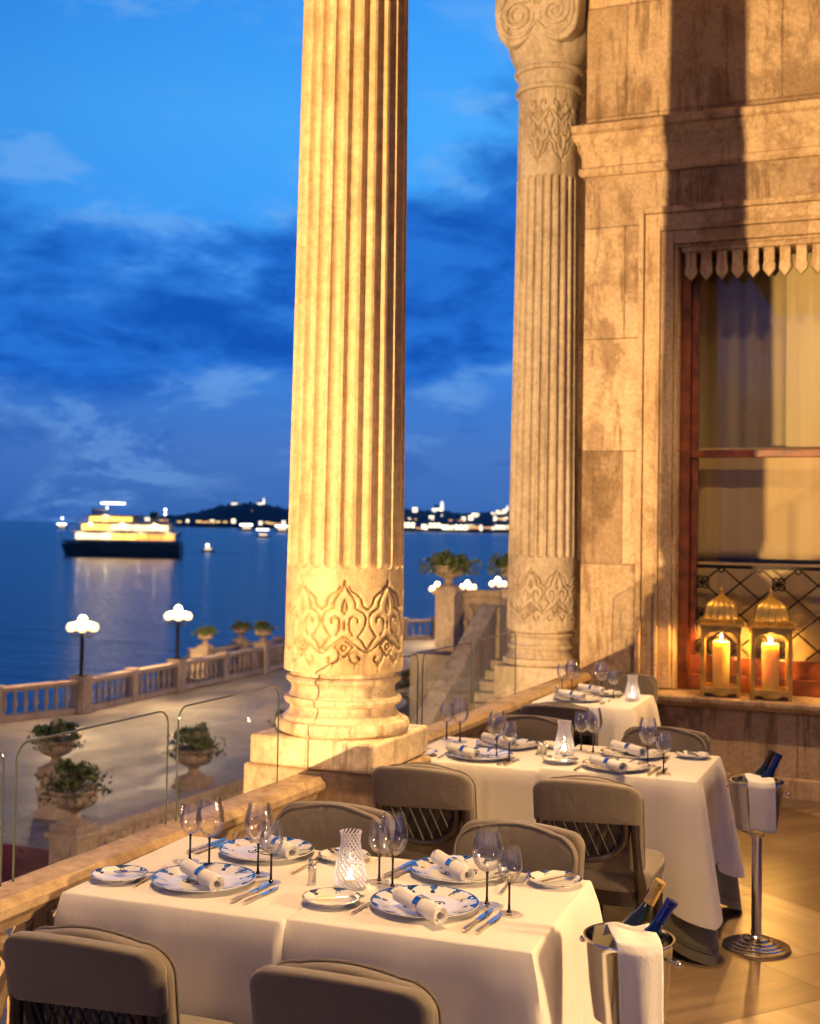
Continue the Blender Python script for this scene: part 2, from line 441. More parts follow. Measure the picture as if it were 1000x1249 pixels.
def floor_mat():
    """polished marble slabs laid on the diagonal, each with its own vein direction and tone"""
    m, t, b, o = new_mat('terrace_marble_slabs'); co = obj_co(t)
    rc = t.mapping(co, rot=(0, 0, radians(38)))
    br = t.new('ShaderNodeTexBrick'); br.offset = .5; br.inputs['Scale'].default_value = 1
    br.inputs['Brick Width'].default_value = .8; br.inputs['Row Height'].default_value = .8; br.inputs['Mortar Size'].default_value = .007; br.inputs['Mortar Smooth'].default_value = .2
    br.inputs['Color1'].default_value = (0, 0, 0, 1); br.inputs['Color2'].default_value = (1, 1, 1, 1); br.inputs['Mortar'].default_value = (.5, .5, .5, 1)
    t.link(rc, br.inputs['Vector'])
    tone = br.outputs['Color']
    a = t.noise(t.mapping(rc, scale=(.8, 9, 1)), 1.5, 5, .5, .3)
    c = t.noise(t.mapping(rc, scale=(8, .9, 1), loc=(5, 2, 0)), 1.5, 5, .5, .3)
    g = t.mix(t.rng(tone, .45, .55), a, c)
    light = t.ramp(g, [(.26, (.18, .13, .088)), (.5, (.255, .19, .132)), (.76, (.34, .265, .195))])
    dark = t.ramp(g, [(.26, (.055, .034, .02)), (.5, (.095, .06, .037)), (.76, (.15, .10, .064))])
    col = t.mix(t.rng(tone, .35, .75), light, dark)
    col = t.mix(br.outputs['Fac'], col, (.09, .065, .045))
    t.link(col, b.inputs['Base Color'])
    t.link(t.rng(t.noise(co, 2.2, 3), .3, .7, .28, .36), b.inputs['Roughness'])
    bump(t, b, t.math('ADD', t.math('MULTIPLY', t.noise(co, 3, 2), .10), t.math('MULTIPLY', br.outputs['Fac'], -.6)), .12, .006)
    return m
M['floor'] = floor_mat()

def sea_mat():
    m, t, b, o = new_mat('sea_water'); co = obj_co(t)
    big = t.noise(t.mapping(co, rot=(0, 0, radians(-23)), scale=(.012, .05, 1)), 1, 5, .6, .4)
    t.link(t.ramp(big, [(.35, (.0006, .014, .070)), (.65, (.0012, .026, .115))]), b.inputs['Base Color'])
    b.inputs['Roughness'].default_value = .22
    b.inputs['IOR'].default_value = 1.33
    b.inputs['Specular IOR Level'].default_value = .5
    w1 = t.noise(t.mapping(co, rot=(0, 0, radians(-23)), scale=(.10, .34, 1)), 1, 6, .62, .5)
    w2 = t.noise(t.mapping(co, rot=(0, 0, radians(-10)), scale=(.7, 1.5, 1)), 1, 4, .6, .3)
    bump(t, b, t.math('ADD', t.math('MULTIPLY', w1, 1.0), t.math('MULTIPLY', w2, .30)), .85, .55)
    return m
M['sea'] = sea_mat()

def plate_mat(name, r, lobes, band=(.06, .15, .36), deep=(.012, .035, .12)):
    """white porcelain with a painted blue rim of leaves and buds"""
    m, t, b, o = new_mat(name); co = obj_co(t)
    sp = t.new('ShaderNodeSeparateXYZ'); t.link(co, sp.inputs[0])
    rad = t.math('DIVIDE', t.math('SQRT', t.math('ADD', t.math('MULTIPLY', sp.outputs[0], sp.outputs[0]), t.math('MULTIPLY', sp.outputs[1], sp.outputs[1]))), r)
    an = t.math('ARCTAN2', sp.outputs[1], sp.outputs[0])
    wave = t.math('ABSOLUTE', t.math('SINE', t.math('MULTIPLY', an, lobes/2)))
    wave2 = t.math('SINE', t.math('MULTIPLY', an, lobes*3))
    inner = t.math('ADD', t.math('SUBTRACT', .955, t.math('MULTIPLY', t.math('POWER', wave, 5), .15)), t.math('MULTIPLY', wave2, .012))
    rim = t.math('MULTIPLY', t.math('GREATER_THAN', rad, inner), t.math('LESS_THAN', rad, .992))
    v = t.new('ShaderNodeTexVoronoi'); v.inputs['Scale'].default_value = 62; t.link(co, v.inputs['Vector'])
    pat = t.math('GREATER_THAN', v.outputs['Distance'], .36)
    leafm = t.math('MULTIPLY', rim, t.math('MAXIMUM', pat, t.math('GREATER_THAN', rad, .95)))
    lw = t.math('MULTIPLY', t.math('GREATER_THAN', wave, .93), t.math('MULTIPLY', t.math('GREATER_THAN', rad, .70), t.math('LESS_THAN', rad, .80)))
    bud = t.math('MULTIPLY', lw, t.math('GREATER_THAN', v.outputs['Distance'], .42))
    col = t.mix(leafm, (.80, .79, .77), t.mix(t.rng(t.noise(co, 45, 2), .4, .6), band, deep))
    col = t.mix(bud, col, deep)
    t.link(col, b.inputs['Base Color'])
    b.inputs['Roughness'].default_value = .12; b.inputs['Coat Weight'].default_value = .4; b.inputs['Coat Roughness'].default_value = .05
    return m
M['charger'] = plate_mat('painted_charger_porcelain', .158, 12)
M['bread'] = plate_mat('painted_side_plate_porcelain', .086, 6, (.05, .11, .25))
M['ink'] = plain('navy_painted_emblem', (.012, .02, .06), .2, 0, .1, 30, 0)

def undercloth_mat():
    m, t, b, o = new_mat('olive_under_cloth')
    uv = t.new('ShaderNodeUVMap'); sp = t.new('ShaderNodeSeparateXYZ'); t.link(uv.outputs[0], sp.inputs[0])
    h = sp.outputs[1]
    def line(c, w): return t.math('LESS_THAN', t.math('ABSOLUTE', t.math('SUBTRACT', h, c)), w)
    ln = t.math('MAXIMUM', line(.045, .0035), line(.058, .002))
    n = t.noise(obj_co(t), 6, 4)
    col = t.mix(ln, t.ramp(n, [(.3, (.13, .12, .08)), (.7, (.19, .175, .12))]), (.03, .035, .05))
    t.link(col, b.inputs['Base Color']); b.inputs['Roughness'].default_value = .6; b.inputs['Sheen Weight'].default_value = .4
    return m
M['under'] = undercloth_mat()
def curtain_mat(name, c1, c2):
    m, t, b, o = new_mat(name); co = obj_co(t)
    n = t.noise(t.mapping(co, scale=(9, 9, .25)), 1.2, 5, .55, .2)
    t.link(t.ramp(n, [(.3, c1), (.7, c2)]), b.inputs['Base Color'])
    b.inputs['Roughness'].default_value = .8; b.inputs['Sheen Weight'].default_value = .2
    bump(t, b, t.noise(co, 300, 2), .1, .002)
    return m
M['curtain'] = curtain_mat('taupe_curtain', (.36, .31, .23), (.47, .41, .31))
M['drape'] = curtain_mat('cream_drape', (.52, .46, .34), (.62, .55, .42))
M['blind'] = curtain_mat('pale_blind', (.58, .46, .31), (.70, .57, .40))
# ------------------------------------------------------------------ ground, water
GZ, SEAZ = -3.5, -5.6
def flat(name, pts, z, mat):
    o = MB().add([(x, y, z) for x, y in pts], [tuple(range(len(pts)))]).build(name, mat, smooth=False)
    return tag(o, kind='structure')
flat('sea', [(-32000, -3000), (32000, -3000), (32000, 40000), (-32000, 40000)], SEAZ, M['sea'])
PROM = [(-25.2, 14), (-24.5, 21.2), (-22.19, 28.98), (-22.41, 34.12), (-22.63, 40.03), (-22.9, 42.4), (-23.6, 55.14), (-22.4, 56.6), (-17.5, 62.5), (-12.0, 69.0)]
gp = [(-25.2, -40)] + PROM + [(-4, 72), (30, 72), (30, -40)]
gp2 = [(x-.35, y) for x, y in gp]
mb = MB(); n = len(gp2)
mb.add([(x, y, GZ) for x, y in gp2]+[(x, y, SEAZ-1) for x, y in gp2], [tuple(range(n))]+[(i, (i+1) % n, n+(i+1) % n, n+i) for i in range(n)])
tag(mb.build('garden_paving', M['paving'], smooth=False), kind='structure')
flo = MB().box(-2.36, 9, -9, 9.2, -.3, 0).build('terrace_floor', M['floor'], smooth=False)
tag(flo, kind='structure')
cp = [atz(0, 1043, GZ), atz(53, 1026, GZ)]
car = MB().box(-16.2, -11.55, 9.0, 16.6, GZ+.004, GZ+.03).build('red_carpet', M['red'], smooth=False)
tag(car, 'dark red carpet laid on the grey garden paving beside the nearest urn post', 'carpet')

# ------------------------------------------------------------------ terrace parapet
def coping(y0, y1, zt=.77, xo=-2.57, xi=-2.452):
    prof = [(xo, zt-.10), (xo-.012, zt-.085), (xo-.012, zt-.02), (xo, zt), (xi-.004, zt), (xi+.003, zt-.006), (xi+.006, zt-.010), (xi+.022, zt-.022), (xi+.026, zt-.045), (xi+.010, zt-.062), (xi-.012, zt-.075), (xi-.022, zt-.10)]
    mb = MB(); n = len(prof)
    k = max(2, int((y1-y0)/.2))
    vs = []; fs = []
    for j in range(k+1):
        y = y0+(y1-y0)*j/k
        for x, z in prof: vs.append((x+jit(.0012), y, z+jit(.0012)))
    for j in range(k):
        for i in range(n):
            q = (i+1) % n; fs.append((j*n+i, j*n+q, (j+1)*n+q, (j+1)*n+i))
    fs += [tuple(range(n)), tuple(k*n+i for i in range(n-1, -1, -1))]
    return mb.add(vs, fs)
def parapet(y0, y1, label):
    root = empty('terrace_parapet', (0, 0, 0), label, 'parapet')
    coping(y0, y1).build('coping', M['parapet'], root, ang=30)
    # pierced stone panel between the coping and a base course
    mb = MB().box(-2.545, -2.375, y0+.001, y1-.001, -.297, .12)
    mb.build('base_course', M['parapet'], root, smooth=False, bevel=.008)
    mb = MB()
    y = y0+.03; k = 0
    while y < y1-.2:
        xa, xb = -2.54, -2.485
        mb.box(xa, xb, y, y+.06, .118, .672)
        cy = y+.06+.15
        ring = [(-2.51, cy+.12*cos(a), .395+.24*sin(a)) for a in [2*pi*i/24 for i in range(24)]]
        mb.tube(ring, .03, 8, closed=True)
        for s in (-1, 1):
            mb.tube([(-2.51, cy+s*.14, .13), (-2.51, cy+s*.09, .22), (-2.51, cy, .395), (-2.51, cy-s*.09, .57), (-2.51, cy-s*.14, .66)], .024, 8)
        y += .36
    mb.box(-2.54, -2.485, y1-.07, y1-.002, .118, .672)
    mb.build('pierced_panel', M['parapet'], root)
    # the retaining wall down to the garden
    MB().box(-2.55, -2.362, y0+.002, y1-.002, GZ, -.298).build('retaining_wall', M['wall'], root, smooth=False)
    return root
parapet(-8.5, 4.868, 'sandy stone parapet with rounded coping along the front table, nearer run')
parapet(5.432, 9.345, 'sandy stone parapet with rounded coping between the big fluted column and the palace wall')

# ------------------------------------------------------------------ glass railing
def panel(ya, yb, zt, label, r=.055, zb=.74, gm='panel'):
    root = empty('glass_railing', (-2.55, (ya+yb)/2, zb), label, 'railing', 'clear glass panels standing on the parapet')
    ya -= root.location.y; yb -= root.location.y; zb2 = 0; zt -= zb
    out = [(ya, zb2), (yb, zb2)]
    out += [(yb-r+r*cos(a), zt-r+r*sin(a)) for a in [pi/2*i/8 for i in range(9)]]
    out += [(ya+r-r*sin(a), zt-r+r*cos(a)) for a in [pi/2*i/8 for i in range(9)]]
    MB().prism(out, lambda a, b: (-.003, a, b), lambda a, b: (.003, a, b)).build('pane', M[gm], root, smooth=False)
    e = [(0, y, z) for y, z in out[1:]]+[(0, ya, 0)]
    MB().tube(e, .0027, 6, flat=(1.3, 1.3)).build('polished_edge', M['edge'], root)
    return root
panel(2.0, 2.975, 1.18, 'clear glass railing panel cut off by the left edge of the photo')
panel(3.03, 3.835, 1.18, 'clear glass railing panel in front of the two nearest garden urns')
panel(3.90, 4.655, 1.18, 'clear glass railing panel whose right edge crosses the big column plinth')
panel(5.47, 6.185, 1.18, 'clear glass railing panel just right of the big column, partly hidden by it', gm='panel2')
panel(6.25, 7.02, 1.18, 'clear glass railing panel in front of the sloping stair wall', gm='panel2')
panel(7.06, 7.86, 1.18, 'clear glass railing panel in front of the far column base, rightmost', gm='panel2')

# ------------------------------------------------------------------ columns
def arab(inv=False):
    """carved arabesque strokes, u in half repeats (-1..1), v 0..1"""
    S = []
    def both(pts, closed=False):
        S.append(pts); S.append([(-u, v) for u, v in pts])
    f = lambda pts: [((x)/150.0, (790-y)/540.0) for x, y in pts]
    both(f([(0, 612), (50, 650), (100, 690), (148, 716)]))
    both(f([(148, 716), (142, 690), (112, 640), (85, 618), (112, 585), (138, 540), (140, 495), (122, 462), (90, 445), (68, 435), (70, 405), (55, 370), (25, 330), (8, 300), (0, 262)]))
    both(f([(148, 440), (118, 420), (105, 372), (78, 345), (48, 330), (28, 300)]))
    both(f([(0, 632), (35, 660), (58, 682), (38, 705), (0, 742)]))
    both(f([(38, 705), (30, 735), (45, 770), (72, 786), (98, 775), (100, 748), (84, 742)]))
    S.append(f([(0, 470), (14, 450), (12, 415), (0, 380), (-12, 415), (-14, 450), (0, 470)]))
    both(f([(84, 528), (86, 500), (62, 486), (38, 498), (30, 530), (34, 575), (52, 604)]))
    S.append(f([(18*cos(a), 684+18*sin(a)) for a in [2*pi*i/12 for i in range(13)]]))
    S.append(f([(0, 520), (0, 570)]))
    if inv: S = [[(u, 1-v) for u, v in p] for p in S]
    return S
def groove_fn(strokes, rw, hh, wid):
    segs = []
    for p in strokes:
        for a, b in zip(p, p[1:]):
            segs.append((a[0]*rw/2, a[1]*hh, b[0]*rw/2, b[1]*hh))
    nu, nv = 49, 76
    tab = []
    for j in range(nv):
        row = []
        for i in range(nu):
            x = (i/(nu-1)-.5)*rw; y = j/(nv-1)*hh; dm = 9
            for x0, y0, x1, y1 in segs:
                dx, dy = x1-x0, y1-y0; q = dx*dx+dy*dy
                t = 0 if q == 0 else max(0, min(1, ((x-x0)*dx+(y-y0)*dy)/q))
                d = (x-x0-t*dx)**2+(y-y0-t*dy)**2
                if d < dm: dm = d
            row.append(max(0.0, 1-(sqrt(dm)/wid)**2))
        tab.append(row)
    return tab, nu, nv
def shaft_mesh(cx, cy, zb, zt, rb, rtop, fl0, fl1, bands, phase=0.0, nf=24):
    """fluted shaft with carved bands; bands: (z0, z1, inverted)"""
    NA = 384
    def rad(z): return rb+(rtop-rb)*(z-zb)/(zt-zb)
    tabs = []
    for z0, z1, inv in bands:
        tabs.append((z0, z1, groove_fn(arab(inv), 2*pi*rad((z0+z1)/2)/8, z1-z0, .0064)))
    zs = set([zb, zb+.012, zt])
    for z0, z1, _ in tabs:
        for j in range(76): zs.add(z0+(z1-z0)*j/75)
    for j in range(11):
        zs.add(fl0+.034*j/10); zs.add(fl1-.034*j/10)
    k = fl0
    while k < fl1: zs.add(k); k += .30
    zs = sorted(zs)
    vs = []; rf = .38*2*pi*rb/nf
    for z in zs:
        R = rad(z)
        for i in range(NA):
            a = 2*pi*i/NA
            d = 0.0
            if fl0 < z < fl1:
                e = min(z-fl0, fl1-z); lim = .39
                if e < rf: lim *= sqrt(max(0, 1-(1-e/rf)**2))
                x = ((a+phase)*nf/(2*pi)) % 1-.5
                if abs(x) < lim: d = .027*sqrt(1-(x/lim)**2)*(lim/.39)
            for z0, z1, (tab, nu, nv) in tabs:
                if z0 <= z <= z1:
                    u = ((a+phase)*8/(2*pi)) % 1
                    fu = u*(nu-1); iu = min(nu-2, int(fu)); ju = min(nv-1, int(round((z-z0)/(z1-z0)*(nv-1))))
                    d += .021*(tab[ju][iu]*(1-(fu-iu))+tab[ju][iu+1]*(fu-iu))
            r = R-d
            vs.append((cx+r*cos(a), cy+r*sin(a), z))
    fs = []
    for j in range(len(zs)-1):
        for i in range(NA):
            q = (i+1) % NA; fs.append((j*NA+i, j*NA+q, (j+1)*NA+q, (j+1)*NA+i))
    fs.append(tuple(range(NA-1, -1, -1))); fs.append(tuple((len(zs)-1)*NA+i for i in range(NA)))
    return MB().add(vs, fs)
BASEP = [(.285,.93),(.300,.945),(.304,.965),(.298,.985),(.272,.992),(.268,1.0),(.247,1.018),(.238,1.038),(.241,1.052),(.262,1.060),(.269,1.074),(.262,1.088),(.246,1.094),(.237,1.112),(.236,1.135),(.246,1.150),(.258,1.157),(.263,1.168),(.256,1.180),(.240,1.186),(.238,1.212)]
def base_mesh(cx, cy, dz):
    p = []
    for (r0, z0), (r1, z1) in zip(BASEP, BASEP[1:]):
        for k in range(2): p.append((r0+(r1-r0)*k/2, z0+(z1-z0)*k/2+dz))
    p.append((BASEP[-1][0], BASEP[-1][1]+dz))
    return MB().lathe(p, (cx, cy, 0), 96)
C1 = (-2.49, 5.15); C2 = (-2.87, 9.5)
c1 = empty('fluted_column', (0, 0, 0), 'large golden lit fluted column with carved arabesque band in the centre of the terrace edge', 'column')
shaft_mesh(C1[0], C1[1], 1.206, 6.6, .2705, .221, 1.665, 6.45, [(1.25, 1.62, False)], phase=radians(64+22.5)).build('shaft', M['column'], c1, ang=50)
base_mesh(*C1, 0).build('moulded_base', M['base'], c1, ang=30)
MB().box(-2.80, -2.19, 4.85, 5.455, .80, .9295).build('upper_plinth', M['base'], c1, bevel=.014, seg=3)
mb = MB().box(-2.845, -2.16, 4.872, 5.43, .60, .797).box(-2.82, -2.20, 4.876, 5.426, .40, .60)
mb.box(-2.86, -2.19, 4.871, 5.431, GZ, .40)
mb.build('lower_plinth', M['parapet'], c1, bevel=.018, seg=3)

c2 = empty('fluted_column', (0, 0, 0), 'paler fluted column with scrolled capital standing beside the palace wall', 'column')
dz2 = -.13
shaft_mesh(C2[0], C2[1], 1.078, 5.30, .276, .238, 1.636, 4.62, [(1.155, 1.565, False), (4.70, 5.22, True)], phase=radians(70)).build('shaft', M['column2'], c2, ang=50)
base_mesh(*C2, dz2).build('moulded_base', M['column2'], c2, ang=30)
MB().box(C2[0]-.29, C2[0]+.29, C2[1]-.30, C2[1]+.30, .55, .7995).build('upper_plinth', M['column2'], c2, bevel=.012)
mb = MB().box(C2[0]-.33, C2[0]+.31, C2[1]-.33, C2[1]+.33, GZ, .547)
mb.build('lower_plinth', M['column2'], c2, bevel=.02)
nk = [(.240,5.299),(.262,5.305),(.270,5.325),(.262,5.345),(.243,5.352),(.238,5.38),(.246,5.43),(.252,5.45),(.270,5.455),(.280,5.475),(.272,5.495),(.255,5.50),(.262,5.52),(.31,5.62),(.335,5.72),(.335,5.9)]
MB().lathe(nk, (C2[0], C2[1], 0), 64).build('necking', M['column2'], c2, ang=30)
half = [(0, 5.735), (.05, 5.69), (.11, 5.645), (.18, 5.625), (.25, 5.645), (.305, 5.70), (.335, 5.79), (.345, 5.9), (.345, 6.7)]
out = [(x, z) for x, z in half]+[(-x, z) for x, z in half[::-1][:-1]]
mb = MB(); CY = C2[1]
mb.prism(out, lambda a, b: (C2[0]-.01+a, CY-.33, b), lambda a, b: (C2[0]-.01+a, CY+.33, b))
cap = mb.build('scrolled_capital', M['column2'], c2, bevel=.02, seg=3, ang=50)
mb = MB()
def spiral(cx, cz, r0, r1, a0, turns, s=1):
    return [(cx+s*(r0+(r1-r0)*k/40)*cos(a0+turns*2*pi*k/40), CY-.333, cz+(r0+(r1-r0)*k/40)*sin(a0+turns*2*pi*k/40)) for k in range(41)]
for s in (-1, 1):
    mb.tube(spiral(C2[0]-.01+s*.15, 5.86, .115, .02, pi*.5, -2.1, s), [.022*(1-.5*k/40) for k in range(41)], 8)
    mb.tube([(C2[0]-.01+s*x, CY-.333, z) for x, z in ((.0, 5.80), (.06, 5.73), (.13, 5.685), (.20, 5.69), (.265, 5.74), (.295, 5.83), (.29, 5.93), (.25, 6.0), (.27, 6.08), (.24, 6.18), (.16, 6.22))], .014, 8)
    mb.tube([(C2[0]-.01+s*x, CY-.333, z) for x, z in ((.15, 5.975), (.08, 5.96), (.03, 5.98), (.05, 6.04), (.14, 6.10), (.2, 6.2))], .017, 8)
    mb.tube([(C2[0]-.01+s*.03, CY-.333, 5.80), (C2[0]-.01+s*.025, CY-.333, 5.87)], .012, 8)
for s in (-1, 0, 1):
    for k in range(3):
        a = s*.55*(1+.0*k); b0 = (C2[0]-.01+s*.02, 5.93+.02*k)
        L_ = .20-.04*k
        mb.tube([(b0[0]+sin(a*(.4+.4*j/4))*L_*j/4*(1+.3*k), CY-.336, b0[1]+cos(a)*L_*j/4) for j in range(5)], [.006, .020, .026, .018, .003], 8)
for s in (-1, 1):
    for k in range(6):
        a = 2.2-.62*k; x_ = C2[0]-.01+s*(.16+.115*cos(a)); z_ = 5.86+.115*sin(a)
        mb.tube([(x_, CY-.335, z_), (x_+s*.035*cos(a), CY-.338, z_+.035*sin(a))], [.016, .004], 6)
mb.build('carved_scroll', M['column2'], cap)

# ------------------------------------------------------------------ palace façade
fac = empty('palace_facade', (0, 0, 0), 'weathered golden limestone palace wall with cornice, red-brown window and lattice', 'building')
WY = 9.35; WL = -2.52; OL, OR_, OB, OT = -1.80, .42, .60, 4.06
mb = MB().box(WL, OL-.13, WY, 10.6, .5, 8.5).box(OR_+.13, 6, WY, 10.6, .5, 8.5).box(OL-.13, OR_+.13, WY, 10.6, OT+.05, 8.5)
mb.box(OL-.13, OL, WY+.03, 10.6, .5, OT+.05).box(OR_, OR_+.13, WY+.03, 10.6, .5, OT+.05)
mb.box(-2.74, WL-.001, 9.86, 10.6, .5, 8.5)
mb.build('wall', M['wall'], fac, smooth=False)
MB().box(WL+.01, 6, 9.2, 9.349, -.298, .585).build('plinth_wall', M['wall'], fac, smooth=False, bevel=.01)
MB().box(WL+.012, 6, 9.165, 9.199, -.299, .14).build('skirting', M['trim'], fac, smooth=False, bevel=.012)
def moulding(prof, x0, x1, y, name, mat, ret=1.0, z0=0.0):
    """profile (out, z) swept along the wall face and returned round its left end"""
    n = len(prof); vs = []
    path = [((x0, y+ret), (-1, 0)), ((x0, y), (-1, -1))]
    k = int((x1-x0)/.35)
    path += [((x0+(x1-x0)*j/k, y), (0, -1)) for j in range(1, k+1)]
    for (px, py), (ox, oy) in path:
        for p, z in prof: vs.append((px+ox*p, py+oy*p, z+z0+jit(.0025)))
    fs = []
    for j in range(len(path)-1):
        for i in range(n-1): fs.append((j*n+i, j*n+i+1, (j+1)*n+i+1, (j+1)*n+i))
    return MB().add(vs, fs).build(name, mat, fac, ang=28)
cor = [(-.01, 4.575), (.03, 4.58), (.045, 4.60), (.045, 4.635), (.025, 4.65), (.025, 4.70), (.03, 4.74), (.055, 4.78), (.055, 4.815), (.065, 4.83), (.085, 4.86), (.092, 4.89), (.075, 4.905), (.095, 4.915), (.095, 4.965), (.03, 5.0), (-.01, 5.005)]
moulding(cor, WL, 6, WY, 'cornice', M['trim'])
# window surround: two stepped architraves
mb = MB(); e = .003
xo, xi = -2.08, -2.045
def arch_ring(x0, x1, zt0, zt1, yf, yb, zb):
    mb.box(x0, x1, yf, yb, zb, zt1)
    mb.box(-x1-1.38, -x0-1.38, yf, yb, zb, zt1)
    mb.box(x1+.0005, -x1-1.38-.0005, yf, yb, zt0, zt1)
arch_ring(-2.09, -2.05, 4.25, 4.295, WY-.055, WY+.02, .69)
arch_ring(-2.048, -1.955, 4.148, 4.248, WY-.022, WY+.021, .69)
arch_ring(-1.953, -1.925, 4.112, 4.146, WY-.05, WY+.022, .69)
arch_ring(-1.923, -1.83, 4.015, 4.11, WY-.028, WY+.023, .69)
arch_ring(-1.828, -1.803, 3.99, 4.012, WY-.004, WY+.024, .69)
mb.build('window_surround', M['trim'], fac, smooth=False, bevel=.007)
# sill
mb = MB(); sp = [(9.56, .60), (9.12, .60), (9.105, .612), (9.09, .618), (9.075, .632), (9.06, .636), (9.055, .648), (9.055, .668), (9.065, .68), (9.56, .68)]
mb.prism(sp, lambda a, b: (-1.98, a, b), lambda a, b: (6, a, b)).build('window_sill', M['trim'], fac, ang=30, bevel=.004)
# pointed stone fringe over the window
top = MB().box(OL+.02, OR_-.02, WY+.02, WY+.10, 3.955, 4.008).build('fringe_rail', M['trim'], fac, smooth=False, bevel=.006)
nP = 19; pw = (OR_-OL-.06)/nP
for k in range(nP):
    x = OL+.03+pw*(k+.5); h = pw*.5-.013
    o2 = [(-h*.86, 3.954), (-h*.86, 3.84), (-h, 3.825), (-h, 3.79), (0, 3.735), (h, 3.79), (h, 3.825), (h*.86, 3.84), (h*.86, 3.954)]
    MB().prism(o2, lambda a, b: (x+a, WY+.035, b), lambda a, b: (x+a, WY+.075, b)).build('fringe_pendant', M['trim'], top, smooth=False, bevel=.005)
# wooden sashes
FY = 9.47
mb = MB().box(OL, OL+.075, FY, FY+.16, .681, OT).box(OR_-.075, OR_, FY, FY+.16, .681, OT).box(OL+.076, OR_-.076, FY+.002, FY+.16, .682, .80).box(OL+.076, OR_-.076, FY+.002, FY+.16, 3.96, OT)
win = mb.build('window_frame', M['frame'], fac, smooth=False, bevel=.008)
mb = MB().box(OL+.078, OL+.128, FY+.045, FY+.10, 2.475, 3.958).box(OR_-.128, OR_-.078, FY+.045, FY+.10, 2.475, 3.958).box(OL+.078, OR_-.078, FY+.04, FY+.11, 2.415, 2.473)
mb.build('upper_sash', M['frame'], win, smooth=False, bevel=.006)
mb = MB().box(OL+.078, OL+.128, FY+.06, FY+.115, .93, 2.413).box(OR_-.128, OR_-.078, FY+.06, FY+.115, .93, 2.413).box(OL+.078, OR_-.078, FY+.06, FY+.115, .802, .928)
mb.build('lower_sash', M['frame'], win, smooth=False, bevel=.006)
for z0, z1, yy in ((2.474, 3.957, FY+.072), (.93, 2.414, FY+.088)):
    MB().box(OL+.129, OR_-.129, yy, yy+.004, z0, z1).build('pane', M['pane'], win, smooth=False)
# bronze lattice guard
LX0, LX1, LZ0, LZ1 = OL+.13, OR_-.13, .93, 1.60
mb = MB().box(LX0, LX1, FY+.012, FY+.028, LZ1-.013, LZ1+.013)
def clipseg(xa, za, xb, zb):
    pts = [(xa+(xb-xa)*k/60, za+(zb-za)*k/60) for k in range(61)]
    pts = [p for p in pts if LX0 <= p[0] <= LX1 and LZ0 <= p[1] <= LZ1]
    return (pts[0], pts[-1]) if len(pts) > 2 else None
P_ = .275; x = LX0-.09-P_*3
knots = []
while x < LX1+2:
    for s in (-1, 1):
        q = clipseg(x, LZ1, x+s*1.0, LZ1-1.0*.86)
        if q: mb.tube([(q[0][0], FY+.02, q[0][1]), (q[1][0], FY+.02, q[1][1])], .0065, 6)
    x += P_
lat = mb.build('lattice_guard', M['iron'], fac)
x = LX0-.09-P_*3; ks = []
while x < LX1+1:
    for r in range(6):
        if r % 2 == 0 and r > 0: continue
        if r % 2 and int(round((x-LX0)/P_)) % 2: continue
        kx, kz = x+(P_/2 if r % 2 else 0), LZ1-r*P_/2*.86
        if LX0+.03 < kx < LX1-.03 and kz > LZ0+.03: ks.append((kx, kz-(.02 if r == 0 else 0), r))
    x += P_
for kx, kz, r in ks:
    mb = MB()
    if r == 0:
        mb.tube([(kx+.02*cos(a), FY+.02, kz+.02*sin(a)) for a in [2*pi*i/14 for i in range(14)]], .006, 6, closed=True)
    else:
        for q in range(4):
            cx_, cz_ = kx+.032*cos(q*pi/2+pi/4), kz+.032*sin(q*pi/2+pi/4)
            mb.tube([(cx_+.022*cos(a), FY+.02, cz_+.022*sin(a)) for a in [2*pi*i/12 for i in range(12)]], .006, 6, closed=True)
        mb.sphere((kx, FY+.02, kz), .016, 10, 6)
    mb.build('knot', M['iron'], lat)
# dim room behind, curtains and blind
mb = MB().box(OL-.6, OR_+.6, 12.2, 12.25, 0, 5).box(OL-.6, OR_+.6, 10.61, 12.2, .55, .6).box(OL-.65, OL-.6, 10.61, 12.2, 0, 5).box(OR_+.6, OR_+.65, 10.61, 12.2, 0, 5).box(OL-.6, OR_+.6, 10.61, 12.2, 4.9, 5)
mb.build('room_lining', M['curtain'], fac, smooth=False)
def curtain(name, x0, x1, y, z0, z1, mat, label, cat, amp=.02, freq=26, seed=0):
    rr = random.Random(seed); ph = [rr.uniform(0, 6) for _ in range(4)]
    def fn(u, v):
        x = x0+(x1-x0)*u; z = z0+(z1-z0)*v
        w = amp*(sin(freq*x+ph[0]+.25*sin(2*z))+.5*sin(freq*1.7*x+ph[1])+.3*sin(freq*.43*x+ph[2]))
        return (x, y+w*(1-.3*v), z)
    o = MB().grid(fn, 140, 12).build(name, mat, None, ang=80, solid=.004)
    return tag(o, label, cat)
curtain('curtain', OL+.02, OR_-.02, 9.86, .65, 3.98, M['curtain'], 'taupe net curtain filling the palace window behind the glass', 'curtain', .012, 30, 1)
curtain('drape', -1.06, OR_-.05, 9.76, 2.32, 3.97, M['drape'], 'cream drape hanging at the upper right of the palace window', 'drape', .006, 16, 2)
curtain('blind', OL+.09, OR_-.09, 9.70, 1.66, 2.50, M['blind'], 'pale blind hanging behind the middle of the palace window above the lattice', 'blind', .004, 18, 3)
curtain('cafe_curtain', OL+.10, OR_-.10, 9.655, .82, 1.63, M['blind'], 'pale half curtain behind the dark lattice at the bottom of the palace window', 'curtain', .005, 24, 4)

# the portico ceiling that the columns carry (above the frame; it shades the terrace)
mb = MB().box(-3.3, 9, -9.5, 11, 6.7, 7.0)
tag(mb.build('portico_ceiling', M['wall'], smooth=False), kind='structure')
